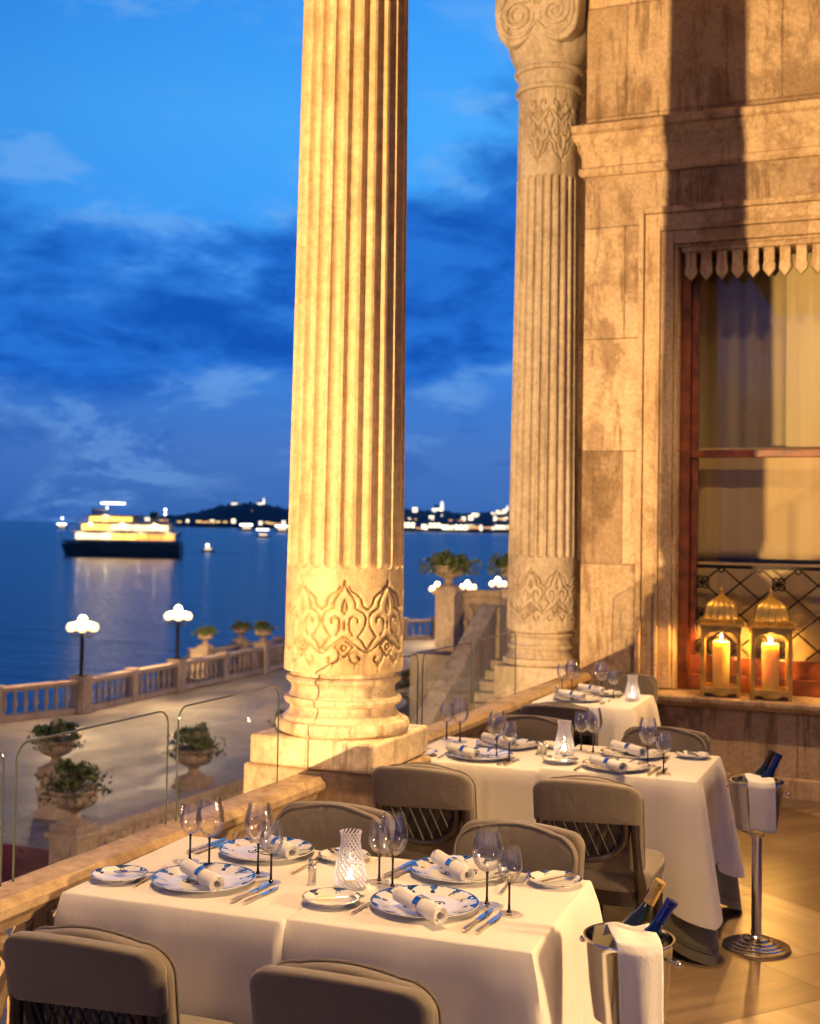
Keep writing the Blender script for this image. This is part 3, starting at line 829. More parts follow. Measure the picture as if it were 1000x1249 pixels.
# ------------------------------------------------------------------ tables and cloths
TZ = .75
def cloth_mesh(w, d, drop, ztop, seed, fr=None, grow=0.0, corner=.42, tip=.11):
    """square cloth over a rectangular top: folds between the corners, long hanging points at them"""
    fr = fr or dict(F=1, B=1, L=1, R=1)
    rr = random.Random(seed)
    w2, d2 = w/2+grow, d/2+grow
    per = []
    def side(p0, p1, nrm, key, n):
        L = (Vector(p1)-Vector(p0)).length
        for k in range(n):
            t = k/n; s = t*L
            per.append((p0[0]+(p1[0]-p0[0])*t, p0[1]+(p1[1]-p0[1])*t, nrm, key, s, L))
    side((-w2, -d2), (w2, -d2), (0, -1), 'F', 64); side((w2, -d2), (w2, d2), (1, 0), 'R', 64)
    side((w2, d2), (-w2, d2), (0, 1), 'B', 64); side((-w2, d2), (-w2, -d2), (-1, 0), 'L', 64)
    order = ['F', 'R', 'B', 'L']
    folds = {k: [(rr.uniform(.12, .88), rr.uniform(.03, .07), rr.uniform(.006, .02)*rr.choice((1, 1, -.6))) for _ in range(5)] for k in order}
    N = len(per); rows = 18
    vs = []; uv = []
    for j in range(rows):
        t = j/(rows-1)
        for x, y, nr, key, s, L in per:
            a = s; b = L-s
            dc = min(a, b)
            other = order[(order.index(key)+(1 if b < a else -1)) % 4]
            fc = min(fr[key], fr[other])
            nd = Vector((*nr, 0))
            on = Vector({'F': (0, -1), 'R': (1, 0), 'B': (0, 1), 'L': (-1, 0)}[other]+(0,))
            wgt = .5*max(0, 1-dc/.085)
            dirv = (nd*(1-wgt)+on*wgt*min(1, fr[other]+.0)).normalized() if fr[key] > 0 else nd
            hem = drop*(1+corner*max(0, 1-dc/(drop*.85))*fc)
            tt = t
            zz = hem*tt
            flare = .012*min(1, tt*8)+ .022*tt
            fl = sum(am*exp(-((s/L-c)/wd)**2) for c, wd, am in folds[key])*tt**.8
            tipb = tip*exp(-(dc/.095)**2)*tt**.9*fc
            pinch = -.012*exp(-((dc-.17)/.085)**2)*tt*fc
            off = (flare+fl+pinch)*fr[key]+tipb + (.003 if fr[key] == 0 else 0)
            edge = .006*(1-min(1, tt*14))
            vs.append((x+dirv.x*(off-edge*0), y+dirv.y*(off-edge*0), ztop-zz-(0 if j else 0)))
            uv.append((s, hem*(1-t)))
    fs = []
    for j in range(rows-1):
        for i in range(N):
            q = (i+1) % N; fs.append((j*N+i, (j+1)*N+i, (j+1)*N+q, j*N+q))
    # top sheet: inner rings so that the edge is softly rounded
    base = len(vs)
    for sc_, dz in ((.992, .0035), (.975, .0045), (.5, .005)):
        for x, y, *_ in per: vs.append((x*sc_, y*sc_, ztop+dz)); uv.append((0, 1))
    ring = [0, base, base+N, base+2*N]
    for a, b in zip(ring, ring[1:]):
        for i in range(N):
            q = (i+1) % N; fs.append((a+i, a+q, b+q, b+i))
    fs.append(tuple(base+2*N+i for i in range(N)))
    mb = MB().add(vs, fs); mb.uv = uv
    return mb
def table(loc, rz, w, d, label, clabel, seed, fr, drop=.42, under=None):
    root = empty('square_table', (loc[0], loc[1], 0), label, 'table', 'square restaurant tables', rz)
    MB().box(-w/2+.01, w/2-.01, -d/2+.01, d/2-.01, .712, .744).build('table_top', M['legwood'], root, smooth=False, bevel=.006)
    MB().box(-w/2+.06, w/2-.06, -d/2+.06, d/2-.06, .64, .711).build('apron', M['legwood'], root, smooth=False, bevel=.004)
    for sx in (-1, 1):
        for sy in (-1, 1):
            MB().box(sx*(w/2-.075)-.026, sx*(w/2-.075)+.026, sy*(d/2-.075)-.026, sy*(d/2-.075)+.026, 0, .639).build('leg', M['legwood'], root, smooth=False, bevel=.005)
    c = cloth_mesh(w, d, drop, TZ, seed, fr, .004).build('tablecloth', M['cloth'], None, ang=60, fixn=False)
    c.location = (loc[0], loc[1], 0); c.rotation_euler = (0, 0, rz); tag(c, clabel, 'tablecloth', 'white tablecloths')
    if under:
        u = cloth_mesh(w, d, .50, TZ-.004, seed, fr, -.004, .5, .105).build('under_cloth', M['under'], None, ang=60, fixn=False)
        u.location = (loc[0], loc[1], 0); u.rotation_euler = (0, 0, rz); tag(u, under, 'tablecloth')
T1L = ((-2.052, 3.445), radians(3.2), .71, .735); T1R = ((-1.337, 3.50), radians(2.6), .70, .72)
T2L = ((-2.035, 5.86), radians(2.0), .675, .70); T2R = ((-1.336, 5.945), radians(.8), .705, .70)
T3 = ((-2.068, 8.04), radians(1.0), .625, .72)
F1 = dict(F=1, B=1, L=.35, R=0); F2 = dict(F=1, B=1, L=0, R=1)
table(*T1L, 'cloth covered table against the parapet in the foreground, left of the front pair', 'white tablecloth on the left table of the front pair beside the parapet', 11, F1)
table(*T1R, 'cloth covered table in the foreground, right of the front pair beside the wine bucket', 'white tablecloth on the right table of the front pair beside the wine bucket', 12, F2)
table(*T2L, 'cloth covered table behind the big column plinth, left of the middle pair', 'white tablecloth on the left table of the middle pair behind the column plinth', 13, F1)
table(*T2R, 'cloth covered table with a red-brown leg showing, right of the middle pair', 'white tablecloth with long hanging corner on the right table of the middle pair', 14, F2, .42,
      'olive grey under-cloth with dark hem lines showing beneath the white cloth of the middle table')
table(*T3, 'single cloth covered table farthest back beside the palace wall', 'white tablecloth on the single farthest table beside the palace wall', 15, dict(F=1, B=1, L=.3, R=1))

# ------------------------------------------------------------------ chairs
def outline(w, z0, z1, rc, camel, rb=.04, n=10):
    P = []
    h = w/2
    def arc(cx, cz, rx, rz, a0, a1):
        for k in range(n+1):
            a = a0+(a1-a0)*k/n; P.append((cx+rx*cos(a), cz+rz*sin(a)))
    arc(h-rb, z0+rb, rb, rb, -pi/2, 0)
    zc = z1-camel
    arc(h-rc, zc-rc*.9, rc, rc*.9, 0, pi/2)
    for k in range(1, 12):
        x = (h-rc)*(1-2*k/12); P.append((x, zc+camel*(1-(abs(x)/(h-rc))**2.0)))
    arc(-h+rc, zc-rc*.9, rc, rc*.9, pi/2, pi)
    arc(-h+rb, z0+rb, rb, rb, pi, pi*1.5)
    return P
def pad(mb, pts, th, fn, puff=1.0, flatback=False):
    """cushion with outline pts (a,b); fn(a,b,o) -> 3-D, o = offset through the thickness"""
    n = len(pts); ca = sum(p[0] for p in pts)/n; cb = (min(p[1] for p in pts)+max(p[1] for p in pts))/2
    lev = [(1, 0), (.997, .35), (.985, .68), (.96, .88), (.88, .97), (.65, 1.02*puff), (.35, 1.05*puff)]
    vs = []; fs = []
    start = []
    for sgn in (1, -1):
        for k, (s, o) in enumerate(lev):
            if sgn == -1 and k == 0: start.append(0); continue
            start.append(len(vs))
            oo = o*th/2*sgn*(1 if sgn == 1 or not flatback else .4)
            for a, b in pts: vs.append(fn(ca+(a-ca)*s, cb+(b-cb)*s, oo))
        c = len(vs); vs.append(fn(ca, cb, (1.06*puff if sgn == 1 or not flatback else .4)*th/2*sgn))
        st = start[-len(lev):]
        for p, q in zip(st, st[1:]):
            for i in range(n):
                j = (i+1) % n; fs.append((p+i, p+j, q+j, q+i))
        for i in range(n): fs.append((st[-1]+i, st[-1]+(i+1) % n, c))
    mb.add(vs, fs)
def chair_proto():
    root = empty('dining_chair', (0, 0, 0), 'dining chair', 'chair', 'grey upholstered dining chairs')
    rec = lambda z: -.16*(z-.45)
    bow = lambda a: -.45*a*a+.02
    o1 = outline(.425, .485, .868, .085, .019)
    mb = MB(); rr = random.Random(4)
    def pf(a, b, o):
        wr = .0022*sin(a*130+2*sin(b*9))*max(0, (b-.74)/.12)*(1 if o > .02 else 0)
        return (a, rec(b)-bow(a)+.035+o+wr, b)
    pad(mb, o1, .052, pf, 1.06)
    bc = mb.build('back_cushion', M['chairfab'], root, ang=70)
    mb = MB(); P3 = [Vector((a*.992, rec(b)-bow(a)+.035+.022, b*1.0)) for a, b in o1]
    mb.tube(P3, .0042, 6, closed=True); mb.build('piping', M['chairfab'], bc)
    # loose cover pulled over the top of the back, seen from behind
    o2 = outline(.442, .690, .862, .055, .010, .012)
    o2 = [(a, b+(.012*a/.23 if b < .72 else 0)) for a, b in o2]
    mb = MB(); pad(mb, o2, .05, lambda a, b, o: (a, rec(b)-bow(a)-.012-.006*sin(9*a+1)*(b < .735)+o, b), .9)
    mb.build('back_cover', M['chairfab'], root, ang=60)
    # oval splat with woven cane below the cover
    cy = lambda a, z: rec(z)-bow(a)-.010
    mb = MB(); rx, rz_ = .158, .128; zc = .672
    ring = [(rx*cos(a), zc+rz_*sin(a)) for a in [2*pi*i/40 for i in range(40)]]
    mb.tube([(a, cy(a, b), b) for a, b in ring], .0155, 8, closed=True)
    sp = mb.build('oval_splat', M['chairwood'], root)
    mb = MB()
    for k in range(-5, 6):
        for s in (-1, 1):
            pts = []
            for i in range(25):
                v = -1+2*i/24; a = k*.045+s*.055*v+.0; z = zc+rz_*v
                if (a/rx)**2+v*v < .97: pts.append((a, cy(a, z)+.006*s*.4, z))
            if len(pts) > 2: mb.tube(pts, .0052, 6)
    mb.build('cane_lattice', M['cane'], sp)
    # seat
    so = []
    for k in range(48):
        a = 2*pi*k/48; e = .42
        so.append((.235*math.copysign(abs(cos(a))**e, cos(a)), .225+.235*math.copysign(abs(sin(a))**e, sin(a))))
    mb = MB(); pad(mb, so, .085, lambda a, b, o: (a*(1+.06*(b-.2)), b, .452+o), 1.12)
    mb.build('seat', M['chairfab'], root, ang=70)
    mb = MB().prism([(a*.97, .225+(b-.225)*.97) for a, b in so], lambda a, b: (a, b, .358), lambda a, b: (a, b, .424))
    mb.build('seat_frame', M['chairwood'], root, bevel=.004, ang=40)
    for s in (-1, 1):
        path = [(s*.192, rec(.70)-.018, .70), (s*.195, rec(.64)-.026, .64), (s*.203, -.04, .52), (s*.205, .012, .44), (s*.198, .035, .38), (s*.196, .03, .30), (s*.2, -.015, .14), (s*.205, -.07, 0)]
        fine = []
        for p, q in zip(path, path[1:]):
            for k in range(4): fine.append(Vector(p).lerp(Vector(q), k/4))
        fine.append(Vector(path[-1]))
        rs = [.017+.006*exp(-((p.z-.42)/.09)**2)-.004*(p.z < .1) for p in fine]
        MB().tube(fine, rs, 10).build('leg', M['chairwood'], root)
        pr_ = [(.011, 0), (.013, .02), (.017, .2), (.021, .29), (.024, .31), (.019, .318), (.026, .332), (.026, .358)]
        MB().lathe(pr_, (s*.195, .415, 0), 14).build('leg', M['chairwood'], root, ang=30)
    return root
CH = chair_proto(); used = []
G = 'grey upholstered dining chairs'
for x, y, rz, lab in (
    (-1.885, 2.56, 3, 'dark backed chair in the lower left corner, in front of the left foreground table'),
    (-1.225, 2.61, 1.5, 'dark backed chair at the bottom centre, in front of the right foreground table'),
    (-1.965, 3.965, 181, 'smooth grey chair facing the camera behind the left foreground table, before the column plinth'),
    (-1.29, 3.99, 178, 'smooth grey chair facing the camera behind the right foreground table'),
    (-1.97, 4.90, 1, 'oval cane backed chair beside the big column plinth, in front of the left middle table'),
    (-1.285, 4.96, 1, 'oval cane backed chair showing its seat and legs, in front of the right middle table'),
    (-1.975, 6.33, 179, 'grey chair facing the camera behind the left middle table'),
    (-1.265, 6.30, 178, 'grey chair facing the camera behind the right middle table, below the lanterns'),
    (-1.99, 6.98, 0, 'brown backed chair in front of the single farthest table'),
    (-2.0, 8.60, 180, 'farthest grey chair, behind the single table against the palace wall')):
    place(CH, used, (x, y, 0), radians(rz), lab, G)

# ------------------------------------------------------------------ tableware
SZ = TZ+.006
def glass_proto(name, hh, rb, rr, zs, cat):
    root = empty(name, (0, 0, 0), 'glass', cat)
    hb = hh-zs
    prof = [(.004, zs), (.012, zs+.002), (rb*.55, zs+hb*.07), (rb*.82, zs+hb*.19), (rb*.97, zs+hb*.34), (rb, zs+hb*.45), (rb*.97, zs+hb*.6), (rb*.9, zs+hb*.78), (rr*1.02, zs+hb*.94), (rr, hh)]
    prof += [(rr-.0012, hh), (rr*1.01-.0013, zs+hb*.94), (rb*.96-.0013, zs+hb*.6), (rb-.0014, zs+hb*.45), (rb*.8, zs+hb*.20), (rb*.5, zs+hb*.09), (.001, zs+hb*.05)]
    MB().lathe(prof, n=40, cap=False).build('bowl', M['glass'], root, ang=70)
    MB().lathe([(.0085, .004), (.0042, .012), (.0034, .03), (.0032, zs*.7), (.004, zs-.006), (.006, zs+.0005)], n=14).build('stem', M['navy'], root)
    MB().lathe([(.001, .0004), (rb*.84, .0006), (rb*.86, .0016), (rb*.5, .0028), (.010, .005), (.004, .011)], n=40, cap=False).build('foot', M['glass'], root)
    return root
GB = glass_proto('wine_glass', .222, .0455, .034, .096, 'wine glass'); GBu = []
GS = glass_proto('wine_glass', .188, .036, .0275, .088, 'wine glass'); GSu = []

def plate_proto(name, r, mat, emblem):
    root = empty(name, (0, 0, 0), 'plate', 'plate')
    k = r/.158
    prof = [(.001, .003), (.095*k, .003), (.097*k, .0), (.102*k, .0), (.104*k, .004), (.125*k, .008), (.156*k, .0165), (.158*k, .018), (.157*k, .0198), (.150*k, .0192), (.118*k, .0115), (.104*k, .008), (.09*k, .0068), (.001, .0066)]
    p = MB().lathe(prof, n=72, cap=False).build('dish', mat, root, ang=40)
    if emblem:
        mb = MB(); zz = .0085
        def st(pts, w=.0024): mb.tube([(x*emblem, y*emblem, zz-.0012) for x, y in pts], w, 6, flat=(.5, 1))
        sp = lambda cx, cy, r0, r1, a0, tn: [(cx+(r0+(r1-r0)*i/30)*cos(a0+tn*2*pi*i/30), cy+(r0+(r1-r0)*i/30)*sin(a0+tn*2*pi*i/30)) for i in range(31)]
        st(sp(-.016, .004, .030, .008, .6, 1.25), .003); st(sp(.012, -.004, .026, .006, pi+.4, 1.3), .003)
        st([(-.045, -.012), (-.03, -.026), (-.005, -.03), (.02, -.026), (.045, -.03)], .0026)
        st(sp(.03, .012, .014, .003, -.5, 1.2)); st(sp(-.03, -.012, .012, .003, 2, -1.1))
        mb.build('emblem', M['ink'], p)
    return root
PC = plate_proto('charger_plate', .158, M['charger'], 1.35); PCu = []
PB = plate_proto('side_plate', .086, M['bread'], 0); PBu = []

def napkin_proto():
    root = empty('rolled_napkin', (0, 0, 0), 'napkin', 'napkin')
    L = .232
    def fn(u, v):
        a = 2*pi*2.6*u; r = .0095+.0145*u+.0008*sin(7*v+3*u)
        sag = 1-.0*v
        x = (v-.5)*L*(1-.03*(1-u)); tap = 1+.10*(v-.5)
        return (x, r*tap*cos(a+.5), .0242+r*tap*sin(a+.5)*.97)
    MB().grid(fn, 90, 14).build('roll', M['napkin'], root, ang=70, solid=.0026)
    rp = [(.0262, -.013), (.0268, -.0125), (.0268, .0125), (.0262, .013), (.0252, .0125), (.0252, -.0125), (.0262, -.013)]
    mb = MB().lathe(rp, n=36, cap=False)
    mb.xf(Matrix.Translation((.012, 0, .0242)) @ Matrix.Rotation(pi/2, 4, 'Y')).build('napkin_ring', M['silver'], root, ang=40)
    return root
NP = napkin_proto(); NPu = []
def knife_proto(name, L):
    root = empty(name, (0, 0, 0), 'knife', 'knife')
    hl = L*.46
    mb = MB().tube([(0, -L/2, .006), (0, -L/2+.012, .0062), (0, -L/2+hl*.6, .006), (0, -L/2+hl, .0052)], [.0052, .0066, .0054, .0042], 10, flat=(.75, 1.15))
    mb.build('handle', M['silver'], root)
    bl = [(-.0085, -L/2+hl), (.006, -L/2+hl), (.0095, -L/2+hl+.02), (.0095, L/2-.035), (.006, L/2-.01), (-.002, L/2), (-.0075, L/2-.02)]
    MB().prism(bl, lambda a, b: (a, b, .0042), lambda a, b: (a*.9, b, .0062)).build('blade', M['silver'], root, smooth=False)
    return root
KD = knife_proto('table_knife', .225); KDu = []
KF = knife_proto('fish_knife', .195); KFu = []
def fork_proto():
    root = empty('table_fork', (0, 0, 0), 'fork', 'fork')
    mb = MB().tube([(0, -.10, .003), (0, -.06, .005), (0, -.01, .007), (0, .03, .006)], [.0055, .0048, .0034, .0036], 8, flat=(.5, 1.2))
    mb.build('handle', M['silver'], root)
    mb = MB().prism([(-.004, .03), (.004, .03), (.0115, .048), (.0115, .055), (-.0115, .055), (-.0115, .048)], lambda a, b: (a, b, .0045), lambda a, b: (a, b, .0065))
    for x in (-.0098, -.0033, .0033, .0098): mb.tube([(x, .054, .0055), (x, .08, .0065), (x*.98, .102, .011)], [.0019, .0017, .0009], 6)
    mb.build('head', M['silver'], root)
    return root
FK = fork_proto(); FKu = []
def spoon_proto(name, L):
    root = empty(name, (0, 0, 0), 'spoon', 'spoon')
    MB().tube([(0, -L*.5, .004), (0, -L*.2, .006), (0, L*.12, .008), (0, L*.22, .006)], [.0048, .004, .003, .003], 8, flat=(.5, 1.2)).build('handle', M['silver'], root)
    def fn(u, v):
        a = 2*pi*u; r = v
        return (.0145*r*cos(a), L*.36+.023*r*sin(a), .0035+.006*r*r)
    MB().grid(fn, 24, 7, closed_u=True).build('bowl', M['silver'], root, solid=.0012)
    return root
SPN = spoon_proto('butter_spoon', .135); SPu = []
def holder_proto():
    root = empty('glass_candle_holder', (0, 0, 0), 'holder', 'candle holder')
    prof = [(.001, .004), (.036, .003), (.046, .008), (.0515, .024), (.0505, .042), (.044, .072), (.0355, .105), (.0305, .135), (.031, .152), (.034, .168), (.0325, .168), (.0295, .150), (.029, .135), (.034, .105), (.0425, .072), (.049, .042), (.050, .025), (.044, .012), (.001, .008)]
    fine = []
    for (a, b), (c, d) in zip(prof, prof[1:]):
        for k in range(3): fine.append((a+(c-a)*k/3, b+(d-b)*k/3))
    fine.append(prof[-1])
    MB().lathe(fine, n=48, cap=False).build('swirled_glass', M['swirl'], root, ang=60)
    return root
HD = holder_proto(); HDu = []
def tealight_proto():
    root = empty('tealight', (0, 0, 0), 'tealight', 'candle')
    MB().lathe([(.019, 0), (.0195, .014), (.018, .016), (.001, .0155)], n=24).build('wax_cup', M['wax'], root)
    MB().lathe([(.001, .017), (.006, .022), (.0072, .028), (.005, .037), (.0006, .048)], n=14, cap=False).build('flame', M['tealight'], root)
    return root
TL = tealight_proto(); TLu = []
def shaker_proto():
    root = empty('silver_shaker', (0, 0, 0), 'shaker', 'shaker')
    MB().lathe([(.0125, 0), (.0135, .003), (.0125, .008), (.0122, .042), (.0128, .044)], n=20).build('body', M['silver'], root, ang=30)
    MB().lathe([(.0124, .0445), (.0132, .047), (.0125, .056), (.008, .0615), (.001, .063)], n=20).build('cap', M['silver'], root, ang=30)
    return root
SH = shaker_proto(); SHu = []
def dish_proto():
    root = empty('small_glass_dish', (0, 0, 0), 'dish', 'dish')
    MB().lathe([(.001, .002), (.018, .001), (.019, .004), (.03, .016), (.037, .032), (.0355, .032), (.028, .017), (.016, .007), (.001, .006)], n=32, cap=False).build('bowl', M['glass'], root)
    return root

def setting(seat, ch, nap, big, small, kn=None, kn2=None, fk=None, br=None, sp=None, emblem_rot=0):
    """one laid place; every argument is (x, y[, rotation in degrees])"""
    S = lambda s: f'{s} {seat}'
    if ch: place(PC, PCu, (ch[0], ch[1], SZ), radians(emblem_rot), S('blue rimmed white charger plate'), 'charger plates')
    if nap:
        o = place(NP, NPu, (nap[0], nap[1], SZ+.0125), radians(nap[2]), S('rolled napkin in silver ring'), 'rolled napkins')
    if big: place(GB, GBu, (big[0], big[1], SZ), 0, S('large rounded wine glass'), 'wine glasses')
    if small: place(GS, GSu, (small[0], small[1], SZ), 0, S('smaller slim wine glass'), 'wine glasses')
    if kn: place(KD, KDu, (kn[0], kn[1], SZ), radians(kn[2]), S('longer silver knife'), 'silver table knives')
    if kn2: place(KF, KFu, (kn2[0], kn2[1], SZ), radians(kn2[2]), S('shorter silver knife'), 'silver table knives')
    if fk: place(FK, FKu, (fk[0], fk[1], SZ), radians(fk[2]), S('silver fork'), 'silver forks')
    if br: place(PB, PBu, (br[0], br[1], SZ), radians(br[2] if len(br) > 2 else 0), S('small blue rimmed side plate'), 'side plates')
    if sp:
        o = place(SPN, SPu, (sp[0], sp[1], SZ+.0105), radians(sp[2]), S('small spoon on the side plate'), 'silver spoons')
# front pair of tables
setting('at the near left place of the front tables', (-2.063, 3.315), (-2.045, 3.275, -34), (-2.135, 3.46), (-2.232, 3.50),
        (-1.875, 3.285, -3), (-1.835, 3.27, -3), (-2.235, 3.285, 5), (-2.315, 3.235, 30), (-2.275, 3.27, 118), 15)
setting('at the far left place of the front tables', (-2.06, 3.70), (-2.015, 3.69, -36), (-1.958, 3.462), (-1.878, 3.402),
        (-2.285, 3.69, -4), (-2.255, 3.68, -6), (-1.865, 3.62, 0), (-1.795, 3.745), (-1.80, 3.75, 60), 190)
setting('at the near right place of the front tables', (-1.363, 3.385), (-1.34, 3.29, -37), (-1.526, 3.525), (-1.587, 3.562),
        (-1.180, 3.335, -2), (-1.142, 3.315, -2), (-1.515, 3.33, -4), (-1.623, 3.305, 10), (-1.60, 3.315, -65), 25)
setting('at the far right place of the front tables', (-1.395, 3.755), (-1.402, 3.71, -44), (-1.207, 3.482), (-1.124, 3.437),
        (-1.585, 3.715, -3), (-1.555, 3.70, -5), (-1.215, 3.70, 5), (-1.092, 3.785, 40), (-1.082, 3.795, -35), 205)
place(HD, HDu, (-1.645, 3.475, SZ), .3, 'white swirled glass candle holder glowing in the middle of the front tables', 'swirled glass candle holders')
place(TL, TLu, (-1.645, 3.475, SZ+.010), 0, 'lit tealight inside the swirled glass holder on the front tables', 'tealights')
place(SH, SHu, (-1.762, 3.452, SZ), 0, 'small silver shaker on the front tables, nearer of the two by the candle', 'silver shakers')
place(SH, SHu, (-1.79, 3.505, SZ), 0, 'small silver shaker on the front tables, farther of the two by the candle', 'silver shakers')
D1 = dish_proto(); D1.location = (-1.195, 3.745, SZ); tag(D1, 'small clear glass dish behind the two right-hand wine glasses on the front table', 'dish')
# middle pair of tables
setting('at the near left place of the middle tables', (-2.02, 5.70), (-2.08, 5.625, -35), (-2.258, 6.055), (-2.345, 6.09),
        (-1.872, 5.65, -3), (-1.842, 5.64, -3), (-2.19, 5.66, 3), (-2.30, 5.62), None, 15)
setting('at the far left place of the middle tables', (-2.0, 6.05), (-2.03, 6.0, -32), (-1.95, 5.735), (-1.862, 5.66),
        None, None, (-1.80, 5.98, 0), (-1.79, 6.13), None, 190)
setting('at the near right place of the middle tables', (-1.37, 5.745), (-1.385, 5.645, -40), (-1.565, 6.075), (-1.635, 6.11),
        (-1.19, 5.74, -3), (-1.155, 5.73, -3), (-1.52, 5.69, -3), (-1.64, 5.755), (-1.63, 5.76, -60), 25)
setting('at the far right place of the middle tables', (-1.37, 6.09), (-1.39, 6.08, -40), (-1.25, 5.87), (-1.145, 5.715),
        None, None, (-1.20, 6.05, 5), (-1.095, 6.19), (-1.095, 6.20, 30), 205)
place(HD, HDu, (-1.672, 5.935, SZ), 1.1, 'white swirled glass candle holder in the middle of the middle tables', 'swirled glass candle holders')
place(TL, TLu, (-1.672, 5.935, SZ+.010), 0, 'lit tealight inside the swirled glass holder on the middle tables', 'tealights')
place(SH, SHu, (-1.785, 5.90, SZ), 0, 'small silver shaker on the middle tables, left one beside the candle', 'silver shakers')
place(SH, SHu, (-1.755, 5.885, SZ), 0, 'small silver shaker on the middle tables, right one beside the candle', 'silver shakers')
# farthest table
setting('at the near place of the farthest table', (-2.14, 7.90), (-2.17, 7.88, -34), (-2.26, 8.19), (-2.345, 8.25), (-1.95, 7.87, -3), None, None, None, None, 10)
setting('at the far place of the farthest table', (-2.08, 8.25), (-2.14, 8.24, -36), (-2.06, 8.20), (-1.955, 8.10), None, None, (-1.93, 8.2, 4), None, None, 190)
place(HD, HDu, (-1.815, 8.04, SZ), 2.2, 'glowing swirled glass candle holder on the corner of the farthest table', 'swirled glass candle holders')
place(TL, TLu, (-1.815, 8.04, SZ+.010), 0, 'lit tealight inside the swirled glass holder on the farthest table', 'tealights')
place(SH, SHu, (-2.33, 8.07, SZ), 0, 'small silver shaker on the farthest table beside the parapet', 'silver shakers')

# ------------------------------------------------------------------ wine buckets
def bucket(loc, rz, zr, nap_rz, label, nlabel, b1, b2, hgt=.215, rt=.118):
    root = empty('wine_bucket_stand', (loc[0], loc[1], 0), label, 'wine bucket', 'steel wine buckets on stands', rz)
    rb = rt*.80; z0 = zr-hgt
    prof = [(.001, z0+.004), (rb*.9, z0), (rb, z0+.008), (rt*.90, z0+hgt*.45), (rt*.97, zr-.02), (rt, zr-.006), (rt+.004, zr-.001), (rt+.003, zr+.003), (rt-.003, zr+.002), (rt*.95, zr-.03), (rt*.88, z0+hgt*.45), (rb-.004, z0+.012), (.001, z0+.01)]
    MB().lathe(prof, n=56, cap=False).build('bucket', M['steel'], root, ang=40)
    for s in (-1, 1):
        mb = MB().tube([(s*rt*.97, 0, zr-.035), (s*(rt+.016), 0, zr-.037), (s*(rt+.022), 0, zr-.037)], .0045, 10).sphere((s*(rt+.027), 0, zr-.037), .0095, 14, 8)
        mb.build('handle_knob', M['steel'], root)
    MB().lathe([(.032, z0-.03), (.036, z0-.012), (.03, z0-.002)], n=32).build('collar', M['steel'], root)
    MB().lathe([(.0225, .05), (.0225, z0-.029)], n=32).build('pole', M['steel'], root)
    bp = [(.15, .0), (.152, .006), (.147, .012), (.128, .014), (.126, .019), (.108, .021), (.106, .027), (.086, .029), (.083, .036), (.060, .038), (.056, .046), (.034, .05), (.026, .058)]
    MB().lathe(bp, n=64).build('stepped_base', M['steel'], root, ang=25)
    # linen napkin over the rim
    W_ = .122
    path = [(.075, zr-.02), (.06, zr+.012), (.03, zr+.022), (-.03, zr+.020), (-.08, zr+.022), (-rt-.004, zr+.016), (-rt-.014, zr-.004), (-rt-.014, zr-.06), (-rt-.008, zr-.12), (-rt-.002, zr-.19)]
    pts = []
    for p, q in zip(path, path[1:]):
        for k in range(5): pts.append((p[0]+(q[0]-p[0])*k/5, p[1]+(q[1]-p[1])*k/5))
    pts.append(path[-1])
    def fn(u, v):
        k = v*(len(pts)-1); i = min(len(pts)-2, int(k)); f = k-i
        a = pts[i][0]+(pts[i+1][0]-pts[i][0])*f; z = pts[i][1]+(pts[i+1][1]-pts[i][1])*f
        xx = (u-.5)*W_*(1-.10*v)
        drop = v > .55
        yy = a+(.010*sin(u*7+1)*max(0, v-.5) + (2.6*xx*xx if drop else 0))
        return (xx+.02*v, yy, z+.004*sin(u*9)*(1-v)-(.012*u if v > .9 else 0))
    n = MB().grid(fn, 22, 50).build('draped_napkin', M['napkin'], None, ang=80, solid=.007)
    n.location = (loc[0], loc[1], 0); n.rotation_euler = (0, 0, nap_rz); tag(n, nlabel, 'napkin')
    for (dx, dy, dz, tilt, az, kind, lab) in (b1, b2):
        bottle(Vector((loc[0]+dx, loc[1]+dy, zr+dz)), tilt, az, kind, lab)
    return root
def foil(n, c): return plain(n, c, .3, .6, .15, 20, .1)
M['bottle'] = plain('dark_green_bottle', (.020, .022, .006), .06, 0, .1, 4, 0, coat=.6)
M['bluebottle'] = plain('dark_blue_bottle', (.006, .012, .075), .08, 0, .1, 4, 0, coat=.6)
M['goldfoil'] = foil('gold_foil', (.62, .40, .14)); M['bluefoil'] = foil('blue_foil', (.012, .03, .22)); M['brownfoil'] = foil('brown_foil', (.10, .06, .025))
M['label'] = plain('paper_label', (.62, .56, .44), .7, 0, .1, 30, 0)
def bottle(p, tilt, az, kind, lab):
    """p = where the bottle's shoulder sits; tilt from upright towards azimuth az"""
    root = empty('wine_bottle', p, lab, 'bottle')
    axis = Vector((cos(az)*sin(tilt), sin(az)*sin(tilt), cos(tilt)))
    root.rotation_euler = axis.to_track_quat('Z', 'Y').to_euler()
    gm = M['bluebottle'] if kind == 'blue' else M['bottle']
    r = .036
    prof = [(.001, -.175), (r*.9, -.178), (r, -.17), (r, -.02), (r*.97, .0), (r*.80, .025), (r*.52, .05), (.0155, .07), (.0138, .085), (.0138, .112)]
    MB().lathe(prof, n=28, cap=False).build('body', gm, root, ang=50)
    fm = {'blue': M['bluefoil'], 'gold': M['goldfoil'], 'brown': M['brownfoil']}[kind]
    MB().lathe([(.0150, .078), (.0148, .128), (.0165, .130), (.0168, .142), (.0155, .146), (.001, .1465)], n=24).build('foil', fm, root, ang=40)
    MB().lathe([(r+.0006, -.11), (r+.0008, -.11), (r+.0008, -.035), (r+.0006, -.035)], n=28, cap=False).build('label', M['label'], root)
